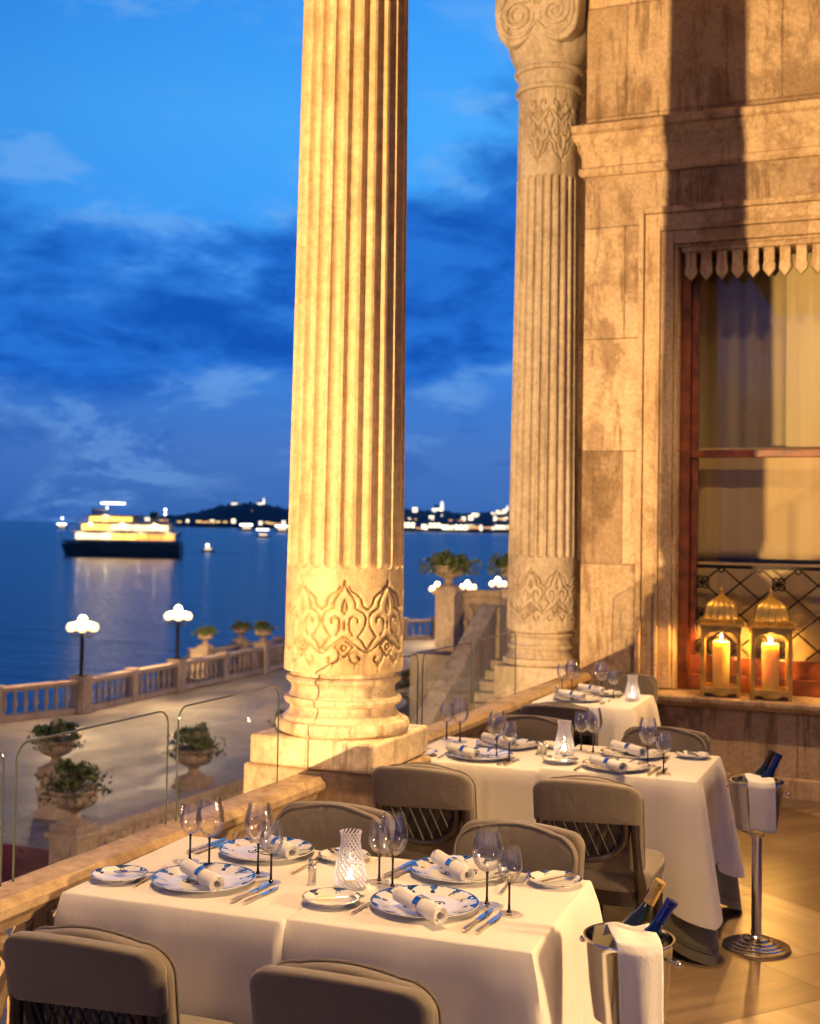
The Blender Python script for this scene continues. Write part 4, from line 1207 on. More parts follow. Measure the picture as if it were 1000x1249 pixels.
bucket((-.755, 3.335), radians(-18), .772, radians(20),
       'steel wine bucket on a stand beside the right front table', 'white linen napkin draped over the nearer wine bucket',
       (.005, .055, .01, radians(27), radians(5), 'gold', 'gold foiled dark green wine bottle leaning in the nearer bucket'),
       (.04, .0, -.02, radians(30), radians(12), 'blue', 'blue capped dark bottle leaning in the nearer bucket'))
bucket((-.745, 5.83), radians(-15), .738, radians(10),
       'steel wine bucket on a tall pole stand with stepped round base beside the middle table', 'white linen napkin draped over the farther wine bucket',
       (-.0, .05, .0, radians(24), radians(5), 'brown', 'brown foiled dark wine bottle leaning in the farther bucket'),
       (.035, .0, -.005, radians(24), radians(10), 'blue', 'blue capped dark bottle leaning in the farther bucket'))

# ------------------------------------------------------------------ lanterns on the sill
def lantern_proto():
    root = empty('candle_lantern', (0, 0, 0), 'lantern', 'lantern')
    h = .125
    mb = MB()
    for sx in (-1, 1):
        for sy in (-1, 1): mb.box(sx*h-.014, sx*h+.014, sy*h-.014, sy*h+.014, .0, .505)
    for a in range(4):
        q = MB()
        arch = [(-h+.014, .03), (-h+.014, .075), (h-.014, .075), (h-.014, .03), (.06, .03), (.05, .012), (-.05, .012), (-.06, .03)]
        q.prism(arch, lambda x, z: (x, -h-.006, z), lambda x, z: (x, -h+.006, z))
        top = [(-h+.014, .505), (-h+.014, .40)]
        for k in range(13):
            t = k/12; x = -h+.02+(2*h-.04)*t
            top.append((x, .415+.05*abs(sin(pi*t))**.7+.012*abs(sin(3*pi*t))))
        top += [(h-.014, .40), (h-.014, .505)]
        q.prism(top[::-1], lambda x, z: (x, -h-.006, z), lambda x, z: (x, -h+.006, z))
        q.xf(Matrix.Rotation(a*pi/2, 4, 'Z')); mb.add(q.v, q.f)
    mb.box(-h-.004, h+.004, -h-.004, h+.004, .056, .066)
    mb.build('frame', M['gold'], root, smooth=False, bevel=.003)
    # ogee roof with ribs
    prof = [(.150, .505), (.162, .510), (.160, .522), (.140, .528), (.146, .536), (.146, .552), (.122, .560), (.112, .580), (.106, .61), (.104, .635), (.094, .660), (.070, .684), (.036, .704), (.016, .722)]
    mb = MB(); vs = []; fs = []; NR = 160
    for r, z in prof:
        for k in range(NR):
            t = k/NR*4; s = int(t); f = t-s; rib = 1+.035*sin(f*2*pi*5)*(z > .53)
            c = [(-1, -1), (1, -1), (1, 1), (-1, 1), (-1, -1)]
            x = c[s][0]+(c[s+1][0]-c[s][0])*f; y = c[s][1]+(c[s+1][1]-c[s][1])*f
            vs.append((x*r*rib, y*r*rib, z))
    for j in range(len(prof)-1):
        for k in range(NR):
            q = (k+1) % NR; fs.append((j*NR+k, j*NR+q, (j+1)*NR+q, (j+1)*NR+k))
    fs.append(tuple((len(prof)-1)*NR+k for k in range(NR))); fs.append(tuple(range(NR-1, -1, -1)))
    mb.add(vs, fs)
    rf = mb.build('roof', M['gold'], root, ang=35)
    MB().lathe([(.016, .720), (.018, .728), (.009, .738), (.015, .752), (.012, .764), (.004, .776), (.002, .80)], n=16).build('finial', M['gold'], rf)
    for a in range(4):
        q = MB().box(-h+.015, h-.015, -h-.001, -h+.001, .077, .44)
        q.xf(Matrix.Rotation(a*pi/2, 4, 'Z')).build('glass_side', M['pane'], root, smooth=False)
    return root
def pillar_candle():
    root = empty('pillar_candle', (0, 0, 0), 'candle', 'candle')
    MB().lathe([(.058, .0), (.060, .006), (.060, .30), (.057, .318), (.050, .322), (.035, .312), (.001, .306)], n=36).build('wax', M['pillarwax'], root, ang=50)
    MB().tube([(0, 0, .305), (.001, 0, .325)], .002, 6).build('wick', M['iron'], root)
    MB().lathe([(.001, .322), (.007, .328), (.009, .338), (.007, .350), (.003, .362), (.0005, .372)], n=14, cap=False).build('flame', M['flame'], root)
    return root
mm, t_, b_, o_ = new_mat('pillar_candle_wax')
b_.inputs['Base Color'].default_value = (.90, .66, .34, 1); b_.inputs['Roughness'].default_value = .45
b_.inputs['Subsurface Weight'].default_value = .8; b_.inputs['Subsurface Radius'].default_value = (.09, .05, .02); b_.inputs['Subsurface Scale'].default_value = 1.0
M['pillarwax'] = mm
LN = lantern_proto(); LNu = []; CN = pillar_candle(); CNu = []
for p, r, lab in ((atz(879, 848, .681), 8, 'left'), (atz(940.5, 851, .681), 10, 'right')):
    place(LN, LNu, (p.x, 9.225, .681), radians(r), f'gilded openwork candle lantern with ogee roof on the window sill, {lab} of the pair', 'gilded lanterns on the sill')
    place(CN, CNu, (p.x, 9.225, .748), 0, f'thick lit candle inside the {lab} lantern on the window sill', 'candles in the lanterns')
    lamp('candle_light', 'POINT', (p.x, 9.225, 1.15), 42, (1, .50, .12), .03)
# ------------------------------------------------------------------ garden: balustrades, urns, lamps, stair
BALP = [(.055, 0), (.06, .03), (.045, .05), (.036, .09), (.05, .16), (.072, .24), (.068, .30), (.045, .40), (.036, .47), (.046, .50), (.04, .53), (.055, .56), (.055, .60)]
def baluster_mesh():
    o = MB().lathe(BALP, n=10).build('baluster', M['balus'], None, ang=40)
    me = o.data; bpy.data.objects.remove(o); return me
BME = baluster_mesh()
def balustrade(pts, label, z=GZ, posts=None, pitch=.32, sub=None, zs=None, lim=100):
    root = empty('stone_balustrade', (pts[0][0], pts[0][1], z), label, 'balustrade')
    ox, oy = pts[0]
    zs = zs or [0]*len(pts)
    cnt = 0; rail = MB(); base = MB()
    for (a, b, za, zb) in zip(pts, pts[1:], zs, zs[1:]):
        A = Vector((a[0]-ox, a[1]-oy, za)); B = Vector((b[0]-ox, b[1]-oy, zb)); d = B-A; L = Vector((d.x, d.y, 0)).length
        t = Vector((d.x, d.y, 0))/L; nrm = Vector((-t.y, t.x, 0))
        for mb_, hw, z0, z1 in ((base, .14, 0, .17), (rail, .16, .83, .93), (rail, .13, .79, .83)):
            q = [A-nrm*hw, A+nrm*hw, B+nrm*hw, B-nrm*hw]
            mb_.add([(p.x, p.y, p.z+z0) for p in q]+[(p.x, p.y, p.z+z1-.001*hw) for p in q], [(3,2,1,0),(4,5,6,7),(0,1,5,4),(1,2,6,5),(2,3,7,6),(3,0,4,7)])
        n = max(1, int(round(L/2.6)))
        for k in range(n+1):
            if k == n and b is not pts[-1]: continue
            big = k in (0, n)
            c = A+d*(k/n); w = .21 if big else .15
            mb = MB().obox((c.x, c.y, 0), t, nrm, w, w, c.z, c.z+.97).obox((c.x, c.y, 0), t, nrm, w+.04, w+.04, c.z+.9705, c.z+1.03 if big else c.z+.985).obox((c.x, c.y, 0), t, nrm, w+.035, w+.035, c.z-.002, c.z+.20)
            mb.build('post', M['balus'], root, smooth=False, bevel=.012)
        m_ = int(L/pitch)
        for k in range(m_):
            if cnt >= lim: break
            f = (k+.5)/m_; s = f*L
            if min(abs(s-L*q/n) for q in range(n+1)) < .24: continue
            c = A+d*f
            o = bpy.data.objects.new('baluster', BME); COL.objects.link(o); o.parent = root; o.location = (c.x, c.y, c.z+.17); cnt += 1
            o.scale = (1, 1, 1.04)
    rail.build('handrail', M['balus'], root, smooth=False, bevel=.02); base.build('base_rail', M['balus'], root, smooth=False, bevel=.01)
    return root
balustrade(PROM[0:3], 'pale stone waterside balustrade at the left edge, leading up to the nearer lamp')
balustrade(PROM[2:4], 'pale stone waterside balustrade running between the two left lamp posts')
balustrade(PROM[3:5], 'pale stone waterside balustrade from the second lamp to the orange lit urn post')
balustrade(PROM[4:8], 'pale stone waterside balustrade passing behind the big column', lim=60)
balustrade(PROM[7:10], 'pale stone waterside balustrade right of the big column, behind the stair', lim=70)
Q1, Q2 = atz(250, 789, -2.47), atz(293, 781, -2.47); Q0 = atz(218, 812, -3.5)
Q3 = Vector((PROM[5][0]-.6, PROM[5][1]+.6, 0))
balustrade([(Q1.x, Q1.y), (Q2.x, Q2.y), (Q3.x, Q3.y)], 'outer stone balustrade of the quay stair with two planted urns', lim=40)
balustrade([(Q0.x, Q0.y), (Q1.x-.25, Q1.y-.2)], 'sloping stone balustrade descending to the quay stair', zs=[-.95, -.05])
mb = MB(); q = [(Q0.x-.6, Q0.y-.5), (Q1.x-.6, Q1.y), (Q2.x-.6, Q2.y), (Q3.x-.3, Q3.y+.6), (PROM[5][0]-.4, PROM[5][1]), (PROM[4][0]-.4, PROM[4][1])]
mb.add([(x, y, GZ-.01) for x, y in q]+[(x, y, SEAZ-1) for x, y in q], [tuple(range(6))]+[(i, (i+1) % 6, 6+(i+1) % 6, 6+i) for i in range(6)])
tag(mb.build('quay_paving', M['paving'], smooth=False), kind='structure')

# near garden balustrade with pierced scrollwork
def pierced(pts, label):
    root = empty('pierced_balustrade', (pts[0][0], pts[0][1], GZ), label, 'balustrade')
    A = Vector((0, 0, 0)); B = Vector((pts[1][0]-pts[0][0], pts[1][1]-pts[0][1], 0)); L = B.length; t = B/L; nr = Vector((-t.y, t.x, 0))
    def box(mb, s0, s1, hw, z0, z1):
        c = t*((s0+s1)/2); mb.obox((c.x, c.y, 0), t, nr, (s1-s0)/2, hw, z0, z1)
    mb = MB(); box(mb, 0, L, .15, .93, 1.05); box(mb, 0, L, .11, .88, .929); mb.build('handrail', M['balus'], root, smooth=False, bevel=.02)
    mb = MB(); box(mb, 0, L, .15, 0, .24); mb.build('base_rail', M['balus'], root, smooth=False, bevel=.012)
    mb = MB(); s = .33
    while s < L-.2:
        P = lambda ds, z: t*(s+ds)+Vector((0, 0, z))
        mb.tube([P(-.03, .24), P(.02, .36), P(.08, .46), P(.03, .56), P(-.03, .66), P(.02, .77), P(.07, .88)], .045, 6, flat=(1, 1.5))
        mb.tube([P(.17, .24), P(.12, .40), P(.17, .56), P(.22, .70), P(.17, .88)], .034, 6, flat=(1, 1.6))
        mb.sphere(P(.10, .56), .05, 8, 6)
        mb.sphere(P(.27, .40), .045, 8, 6); mb.sphere(P(.25, .76), .045, 8, 6)
        s += .34
    mb.build('scroll_panel', M['balus'], root)
    return root
NB0, NB1 = (-11.05, 14.35), (-10.85, 26.5)
pierced(((NB0[0], NB0[1]+.25), NB1), 'carved openwork stone balustrade below the terrace behind the front table')
def pedestal(x, y, z, h, w, label, group='stone pedestals in the garden'):
    root = empty('stone_pedestal', (x, y, z), label, 'pedestal', group)
    MB().box(-w/2, w/2, -w/2, w/2, .0, h-.10).build('die', M['urn'], root, smooth=False, bevel=.012)
    mb = MB().box(-w/2-.05, w/2+.05, -w/2-.05, w/2+.05, h-.099, h-.03).box(-w/2-.02, w/2+.02, -w/2-.02, w/2+.02, h-.0299, h)
    mb.build('cap', M['urn'], root, smooth=False, bevel=.012)
    MB().box(-w/2-.045, w/2+.045, -w/2-.045, w/2+.045, -.003, .16).build('foot', M['urn'], root, smooth=False, bevel=.012)
    MB().box(-w/2+.1, w/2-.1, -w/2-.008, -w/2+.004, .24, h-.18).build('sunk_panel', M['urn'], root, smooth=False, bevel=.006)
    return root
def urn_proto():
    root = empty('stone_urn', (0, 0, 0), 'urn', 'urn')
    MB().box(-.20, .20, -.20, .20, 0, .06).build('square_foot', M['urn'], root, smooth=False, bevel=.008)
    MB().lathe([(.18, .0605), (.185, .08), (.14, .10), (.085, .13), (.068, .17), (.075, .20), (.10, .215), (.09, .232)], n=32).build('stem', M['urn'], root, ang=35)
    gad = lambda a, z: 1+(.035*abs(sin(a*10)) if .235 < z < .40 else 0)
    MB().lathe([(.085, .2325), (.15, .24), (.21, .27), (.25, .31), (.268, .35), (.265, .39), (.25, .405), (.255, .42), (.285, .44), (.30, .455), (.295, .475), (.27, .47), (.25, .43), (.001, .42)], n=120, mod=gad, cap=False).build('bowl', M['urn'], root, ang=60)
    return root
UR = urn_proto(); URu = []
def foliage(name, loc, rx, rz, n, leaf, label, cat='plant', hang=.35, seed=0, group='plants growing in the urns', lumps=9):
    root = empty(name, loc, label, cat, group)
    rr = random.Random(seed); vs = []; fs = []
    cl = []
    for k in range(lumps):
        a = 2*pi*k/lumps+rr.uniform(-.4, .4); q = rr.uniform(.25, .8)
        cl.append((rx*q*cos(a), rx*q*sin(a), rz*rr.uniform(.15, .8), rx*rr.uniform(.22, .42)))
    st = MB()
    for cx, cy, cz, r in cl:
        st.tube([(cx*.1, cy*.1, -.02), (cx*.6, cy*.6, cz*.5), (cx, cy, cz)], [.012, .008, .004], 5)
    for i in range(n):
        if rr.random() < .80:
            cx, cy, cz, r = rr.choice(cl)
            d = Vector((rr.gauss(0, 1), rr.gauss(0, 1), rr.gauss(0, 1))).normalized()*r*rr.uniform(.35, 1.08)
            p = Vector((cx, cy, cz))+Vector((d.x, d.y, d.z*.8))
        else:
            a = rr.uniform(0, 2*pi); q = rr.uniform(.6, 1.28)
            p = Vector((rx*q*cos(a), rx*q*sin(a), rz*rr.uniform(-hang, .5)))
        if p.z < -.02 and Vector((p.x, p.y)).length < rx*.55: p.z = .05
        ax = Vector((rr.gauss(0, 1), rr.gauss(0, 1), rr.gauss(.2, .7))).normalized(); b = ax.orthogonal().normalized()
        b = Matrix.Rotation(rr.uniform(0, 6.3), 3, ax) @ b; c = ax.cross(b)
        s = leaf*rr.uniform(.6, 1.3); o = len(vs)
        vs += [p-b*s, p+c*s*.55+ax*s*.12, p+b*s, p-c*s*.55+ax*s*.12]; fs += [(o, o+1, o+2), (o, o+2, o+3)]
    MB().add(vs, fs).build('leaves', M['leaf'], root, smooth=False, fixn=False)
    st.build('stems', M['stem'], root)
    return root
# (post x, y, foot z, seed, labels)
pedestal(NB0[0], NB0[1], GZ, 1.10, .46, 'square stone post ending the carved openwork balustrade, carrying the nearest urn')
p2 = atz(66, 996, GZ); pedestal(p2.x, p2.y, GZ, .84, .42, 'square stone pedestal with sunk panel carrying the second urn on the left')
p3 = atz(236, 953, -2.40); pedestal(p3.x, p3.y, GZ, 1.10, .42, 'square stone pedestal under the urn seen through the middle glass panel')
p4 = atz(356, 918, -2.40); pedestal(p4.x, p4.y, GZ, 1.10, .42, 'square stone pedestal partly hidden behind the big column base, left side')
p5 = atd(500, 868, 30); p5.z = -2.55; pedestal(p5.x, p5.y, GZ, .95, .42, 'square stone pedestal right of the big column base')
for (x, y, z), s, lab, sc_ in (((NB0[0], NB0[1], GZ+1.10), 1, 'nearest, on the post of the openwork balustrade', 1.15), ((p2.x, p2.y, GZ+.84), 2, 'behind the nearest one at far left', 1.15),
        ((p3.x, p3.y, GZ+1.1), 3, 'seen through the middle glass panel', 1.15), ((p4.x, p4.y, GZ+1.1), 4, 'peeping out left of the big column base', 1.0), ((p5.x, p5.y, GZ+.95), 5, 'right of the big column base', 1.25)):
    place(UR, URu, (x, y, z), 0, 'gadrooned stone urn, '+lab, 'stone urns in the garden', sc_)
    foliage('urn_plant', (x, y, z+.46*sc_), .36*sc_, .34*sc_, 1500, .036, 'dark green bushy plant in the urn '+lab, seed=s)
# waterside urns with low plants
for k, (px, py, dep, sc_) in enumerate(((250, 783, None, 1.0), (293, 775, None, 1.0), (315, 781, None, 1.15))):
    if k < 2: x, y = ((Q1.x, Q1.y), (Q2.x, Q2.y))[k]
    else: x, y = PROM[4]
    zz = GZ+1.03; w = ('small waterside urn on the left of three', 'small waterside urn in the middle of three', 'orange lit waterside urn on the corner post')[k]
    place(UR, URu, (x, y, zz), 0, w+' of the balustrade', 'stone urns at the waterside', sc_)
    foliage('urn_plant', (x, y, zz+.45*sc_), .38*sc_, .24*sc_, 700, .045, 'low green plant in the '+w, seed=20+k, hang=.15)

# street lamps
def lamp_proto():
    root = empty('street_lamp', (0, 0, 0), 'lamp', 'street lamp')
    MB().lathe([(.10, 0), (.10, .05), (.07, .08), (.06, .16), (.055, 1.10), (.07, 1.13), (.05, 1.16), (.05, 1.36)], n=16).build('post', M['iron'], root, ang=40)
    br = MB(); gl = []
    for k in range(5):
        a = 2*pi*k/5+.3; x, y = .33*cos(a), .33*sin(a)
        br.tube([(0, 0, 1.16), (x*.6, y*.6, 1.13), (x, y, 1.20), (x, y, 1.26)], .018, 6).lathe([(.05, 1.255), (.08, 1.285)], (x, y, 0), 12)
        gl.append((x, y, 1.40))
    br.lathe([(.05, 1.36), (.085, 1.475)], n=12)
    br.build('bracket', M['iron'], root)
    gl.append((0, 0, 1.60))
    for p in gl: MB().sphere(p, .128, 18, 12).build('globe', M['globe'], root)
    lo = lamp('lamp_glow', 'POINT', (0, 0, 1.95), 1150, (1, .62, .26), .15); lo.parent = root
    return root
LP = lamp_proto(); LPu = []
Z1 = GZ+.99
for (x, y, z), lab in (((PROM[2][0], PROM[2][1], Z1), 'lit globe street lamp with dark post on the waterside balustrade, leftmost'), ((PROM[3][0], PROM[3][1], Z1), 'lit globe street lamp with dark post left of the small waterside urns'),
                       ((PROM[7][0], PROM[7][1], Z1), 'lit globe street lamp with visible post, left of the urn topped pillar')):
    place(LP, LPu, (x, y, z), 0, lab, 'lit street lamps')
for px, py, dep, lab in ((570, 716, 63, 'lit street lamp just right of the pillar, its post hidden by the stair wall'), (607, 712, 61, 'lit street lamp nearest to the far column, its post hidden by the stair wall')):
    q = atd(px, py, dep); place(LP, LPu, (q.x, q.y, q.z-1.42), 0, lab, 'lit street lamps')
    zb = q.z-1.42
    pedestal(q.x, q.y, GZ, zb-GZ, .4, 'stone post carrying the '+lab.split(',')[0], 'stone lamp posts by the water')

# unseen point lights added to brighten the garden paving, stair and waterside
lamp('garden_fill', 'POINT', (-17.5, 9.0, -.6), 1500, (1, .60, .25), .2)
lamp('garden_fill', 'POINT', (-4.0, 15.0, .9), 1500, (1, .60, .25), .2)
lamp('garden_fill', 'POINT', (-6.2, 34.0, 1.2), 3000, (1, .60, .25), .2)

# stone stair rising to the right with pillar and carved flank
st = empty('stone_stair', (0, 0, 0), 'weathered stone stair rising behind the far column with a sloping carved flank wall', 'stair')
S1 = atd(508, 889, 20.3); S2 = atd(597, 736, 23.4)
dS = Vector((S2.x-S1.x, S2.y-S1.y, 0)); LS = dS.length; tS = dS/LS; nS = Vector((tS.y, -tS.x, 0))
slope = (S2.z-S1.z)/LS
A0 = S1-tS*1.6; A0.z = S1.z-1.6*slope
def slab(mb, a, b, za0, za1, zb0, zb1, o0, o1):
    q = [a+nS*o0, a+nS*o1, b+nS*o1, b+nS*o0]; z0 = (za0, za0, zb0, zb0); z1 = (za1, za1, zb1, zb1)
    return mb.add([(p.x, p.y, z) for p, z in zip(q, z0)]+[(p.x, p.y, z) for p, z in zip(q, z1)], [(3,2,1,0),(4,5,6,7),(0,1,5,4),(1,2,6,5),(2,3,7,6),(3,0,4,7)])
slab(MB(), A0, S2, A0.z-.13, A0.z, S2.z-.13, S2.z, -.17, .17).build('coping', M['stairst'], st, smooth=False, bevel=.03)
slab(MB(), A0, S2, GZ, A0.z-.131, GZ, S2.z-.131, -.14, .14).build('flank_wall', M['stairst'], st, smooth=False)
mb = MB(); k = 0.5
rr = random.Random(3)
while k < LS+1.2:
    c = A0+tS*k; zc = A0.z+slope*k-.55
    P = lambda a, h: c+tS*a+nS*.145+Vector((0, 0, h+slope*a))
    for s in (-1, 1):
        mb.tube([P(s*.02, -.28), P(s*.16, -.16), P(s*.19, 0), P(s*.10, .14), P(0, .26)], .035, 6)
        mb.tube([P(s*.30, -.3), P(s*.24, -.1), P(s*.30, .1), P(s*.27, .28)], .028, 6)
    mb.sphere(P(0, -.02), .07, 10, 6)
    k += .62
for i in range(len(mb.v)): mb.v[i] = (mb.v[i][0], mb.v[i][1], mb.v[i][2]+0)
off = MB(); off.v = [(v[0], v[1], v[2]) for v in mb.v]; off.f = mb.f
# relief sits on the visible (right) side of the flank, half a metre below the coping
for i, v in enumerate(off.v): off.v[i] = (v[0], v[1], v[2]-.55)
off.build('carved_relief', M['stairst'], st)
ns = 17
for i in range(ns):
    a = A0+tS*(i*(LS+1.6)/ns); b = A0+tS*(LS+3.0)
    zt = S2.z-1.02-(ns-1-i)*abs(slope)*(LS+1.6)/ns
    q0 = a; mb = MB()
    o = slab(MB(), a, A0+tS*((i+1)*(LS+1.6)/ns-.002), GZ, zt, GZ, zt, .142, 3.6).build('step', M['stairst'], st, smooth=False, bevel=.015)
top = S2.z-1.02
slab(MB(), S2, S2+tS*4.5, GZ, top, GZ, top, -1.6, 3.6).build('landing', M['stairst'], st, smooth=False)
ep = S2+tS*.2
mb = MB().obox((ep.x, ep.y, 0), tS, nS, .22, .22, top, S2.z-.06).obox((ep.x+nS.x*.8, ep.y+nS.y*.8, 0), tS, nS, .19, .2, top, S2.z-.1)
mb.build('newel', M['stairst'], st, smooth=False, bevel=.02)
# landing balustrade behind, with carved panel
L0 = atd(556, 727, 24.9); L1 = atd(640, 718, 25.6)
mb = MB(); d_ = Vector((L1.x-L0.x, L1.y-L0.y, 0)); t_l = d_.normalized(); n_l = Vector((-t_l.y, t_l.x, 0)); c_ = (L0+L1)/2
mb.obox((c_.x, c_.y, 0), t_l, n_l, d_.length/2+.3, .16, L0.z-.02, L0.z+.12)
mb.obox((c_.x, c_.y, 0), t_l, n_l, d_.length/2+.3, .10, L0.z-1.1, L0.z-.021)
mb.build('landing_parapet', M['balus'], st, smooth=False, bevel=.02)
mb = MB()
for k in range(5):
    cc = L0+t_l*(.18+.42*k); P = lambda a, h: Vector((cc.x, cc.y, L0.z-.52))+t_l*a-n_l*.10+Vector((0, 0, h))
    for s in (-1, 1): mb.tube([P(s*.04, -.36), P(s*.16, -.2), P(s*.08, 0), P(s*.16, .2), P(s*.03, .36)], .04, 6)
    mb.sphere(P(0, 0), .07, 10, 6)
mb.build('carved_relief', M['balus'], st)
pp = atd(547, 720, 24.6)
pl = empty('urn_pillar', (pp.x, pp.y, 0), 'tall square stone pillar topped by a planted urn between the street lamps', 'pillar', None, atan2(tS.y, tS.x)-pi/2)
zt = pp.z
MB().box(-.20, .20, -.20, .20, zt-1.42, zt-.08).build('die', M['balus'], pl, smooth=False, bevel=.012)
MB().box(-.25, .25, -.25, .25, zt-.0795, zt).build('cap', M['balus'], pl, smooth=False, bevel=.012)
MB().box(-.27, .27, -.27, .27, GZ, zt-1.421).build('foot', M['balus'], pl, smooth=False, bevel=.012)
MB().box(-.13, .13, -.215, -.198, zt-1.2, zt-.3).build('sunk_panel', M['balus'], pl, smooth=False, bevel=.006)
place(UR, URu, (pp.x, pp.y, zt), 0, 'gadrooned stone urn topping the tall pillar beside the stair', 'stone urns in the garden', 1.05)
foliage('urn_plant', (pp.x, pp.y, zt+.47), .50, .26, 1500, .042, 'wide drooping green plant in the urn on the tall pillar', seed=31, hang=.6)
p6 = atd(628, 722, 24.6)
pl2 = empty('urn_pillar', (p6.x, p6.y, 0), 'stone pillar hidden behind the far column with plant leaves showing beside it', 'pillar')
MB().box(-.2, .2, -.2, .2, GZ, p6.z).build('die', M['balus'], pl2, smooth=False, bevel=.012)
place(UR, URu, (p6.x, p6.y, p6.z+.001), 0, 'stone urn hidden behind the far column', 'stone urns in the garden', 1.05)
foliage('urn_plant', (p6.x, p6.y, p6.z+.47), .48, .3, 1200, .042, 'green plant peeping out left of the far column', seed=33, hang=.5)

# ------------------------------------------------------------------ ferry and boats
M['hull'] = plain('dark_green_hull', (.05, .10, .10), .4, 0, .2, .5, 0)
M['shipwhite'] = plain('white_ship_paint', (.62, .60, .56), .45, 0, .1, .5, 0)
M['amberwin'] = emit('amber_deck_window', (1.0, .58, .09), 3.0)
M['whitewin'] = emit('warm_white_deck_window', (1.0, .74, .40), 2.2)
M['orangewin'] = emit('orange_deck_window', (1.0, .34, .06), 2.0)
M['whitelamp'] = emit('white_mast_lamp', (1.0, .95, .86), 5)
M['foam'] = plain('wake_foam', (.25, .42, .62), .6, 0, .3, 1.2, .3)
def ship_hull(mb, L, B, z0, z1, bow=.16):
    st = []
    for k in range(15):
        t = k/14; x = -L/2+L*t
        w = B/2*min(1, (t/bow)**.55 if t < bow else 1)*(1 if t < .92 else 1-(t-.92)*2.2)
        st.append((x, w))
    vs = []; fs = []
    for x, w in st:
        fl = .72
        vs += [(x+(1.2 if x < -L*.45 else 0), -w*fl, z0), (x, -w, z1), (x, w, z1), (x+(1.2 if x < -L*.45 else 0), w*fl, z0)]
    for k in range(14):
        for i in range(4):
            j = (i+1) % 4; fs.append((k*4+i, k*4+j, (k+1)*4+j, (k+1)*4+i))
    fs += [(3, 2, 1, 0), tuple(56+i for i in range(4))]
    return mb.add(vs, fs)
fc = atz(147, 679, SEAZ); ang = atan2(RV.y, RV.x)
fe = empty('passenger_ferry', fc, 'brightly lit white passenger ferry with dark green hull crossing the water at left', 'ferry', None, ang)
ship_hull(MB(), 26.5, 7, -.3, 2.75).build('hull', M['hull'], fe, ang=40)
ship_hull(MB(), 26.7, 7.2, 2.751, 3.5, .2).build('bulwark', M['shipwhite'], fe, ang=40)
def deck(x0, x1, hw, z0, h, name, runs, roof=.28):
    o = MB().box(x0, x1, -hw, hw, z0, z0+h).build(name, M['shipwhite'], fe, smooth=False, bevel=.15)
    MB().box(x0-.7, x1+.5, -hw-.35, hw+.35, z0+h+.002, z0+h+roof).build('deck_roof', M['shipwhite'], o, smooth=False, bevel=.06)
    for a, b, mt, kind in runs:
        n = max(1, int((b-a)/2.1))
        for k in range(n):
            xa = a+(b-a)*k/n+.10; xb = a+(b-a)*(k+1)/n-.10
            if (k*7+int(z0*3)) % 6 == 9: continue
            for s in (-1, 1):
                MB().box(xa, xb, s*hw-.05, s*hw+.05, z0+h*.18, z0+h*.86).build('window', M[mt], o, smooth=False)
    return o
deck(-9.5, 12.6, 3.1, 3.501, 1.75, 'main_deck', [(-9.2, -1.5, 'whitewin', 0), (-1.5, 4, 'amberwin', 0), (4, 12.3, 'orangewin', 0)])
deck(-8.2, 11.2, 2.9, 5.54, 1.65, 'saloon_deck', [(-8, -1.8, 'amberwin', 0), (-1.8, 5.5, 'whitewin', 0), (5.5, 10.9, 'whitewin', 0)])
deck(-6.8, 4.6, 2.5, 7.48, 1.35, 'upper_deck', [(-6.5, 3.0, 'amberwin', 0)])
MB().box(-6.2, -3.4, -1.7, 1.7, 9.12, 10.5).build('bridge', M['shipwhite'], fe, smooth=False, bevel=.15)
MB().lathe([(1.0, 7.5), (1.05, 9.6), (.9, 9.9)], (7.2, 0, 0), 20).build('funnel', M['hull'], fe)
for x_, z_ in ((-8, 5.1), (-2, 5.1), (5, 5.1), (11, 5.1), (-6, 7.05), (1, 7.05), (8, 7.05), (-3, 8.7)):
    lo = lamp('ferry_fill_light', 'POINT', (x_, -4.4 if z_ < 6 else -3.35, z_), 130, (1, .72, .38), .12); lo.parent = fe  # added along the near side to brighten the white decks and bulwark
mb = MB()
for z0, x0, x1, y_ in ((5.55, -10.2, 13.1, 3.4), (7.49, -8.8, 11.6, 3.2)):
    for s in (-1, 1):
        for q in (.45, .9): mb.tube([(x0, s*y_, z0+q), (x1, s*y_, z0+q)], .03, 5)
        for k in range(24): mb.tube([(x0+(x1-x0)*k/23, s*y_, z0), (x0+(x1-x0)*k/23, s*y_, z0+.9)], .025, 5)
mb.build('deck_rail', M['shipwhite'], fe)
mast = MB().tube([(-2.2, 0, 9.1), (-2.0, 0, 11.9)], .10, 8).tube([(-4.5, 0, 11.45), (.6, 0, 11.45)], .06, 6).build('mast', M['shipwhite'], fe)
MB().box(-4.6, .7, -.16, .16, 11.5, 11.86).build('mast_lamp', M['whitelamp'], mast, smooth=False)
MB().sphere((-3.2, 0, 9.3+1.35), .22, 10, 6).build('signal_lamp', M['whitelamp'], fe)
mb = MB().tube([(9.6, 0, 7.2), (9.6, 0, 10.4)], .09, 6); am = mb.build('aft_mast', M['shipwhite'], fe)
for z in (9.5, 10.45): MB().sphere((9.6, -.2, z), .28, 10, 6).build('signal_lamp', M['whitelamp'], am)
MB().sphere((-13.0, 0, 8.2), .25, 10, 6).build('bow_lamp', M['whitelamp'], fe)
MB().tube([(-12.9, 0, 3.5), (-13.0, 0, 8.2)], .06, 6).build('bow_mast', M['shipwhite'], fe)
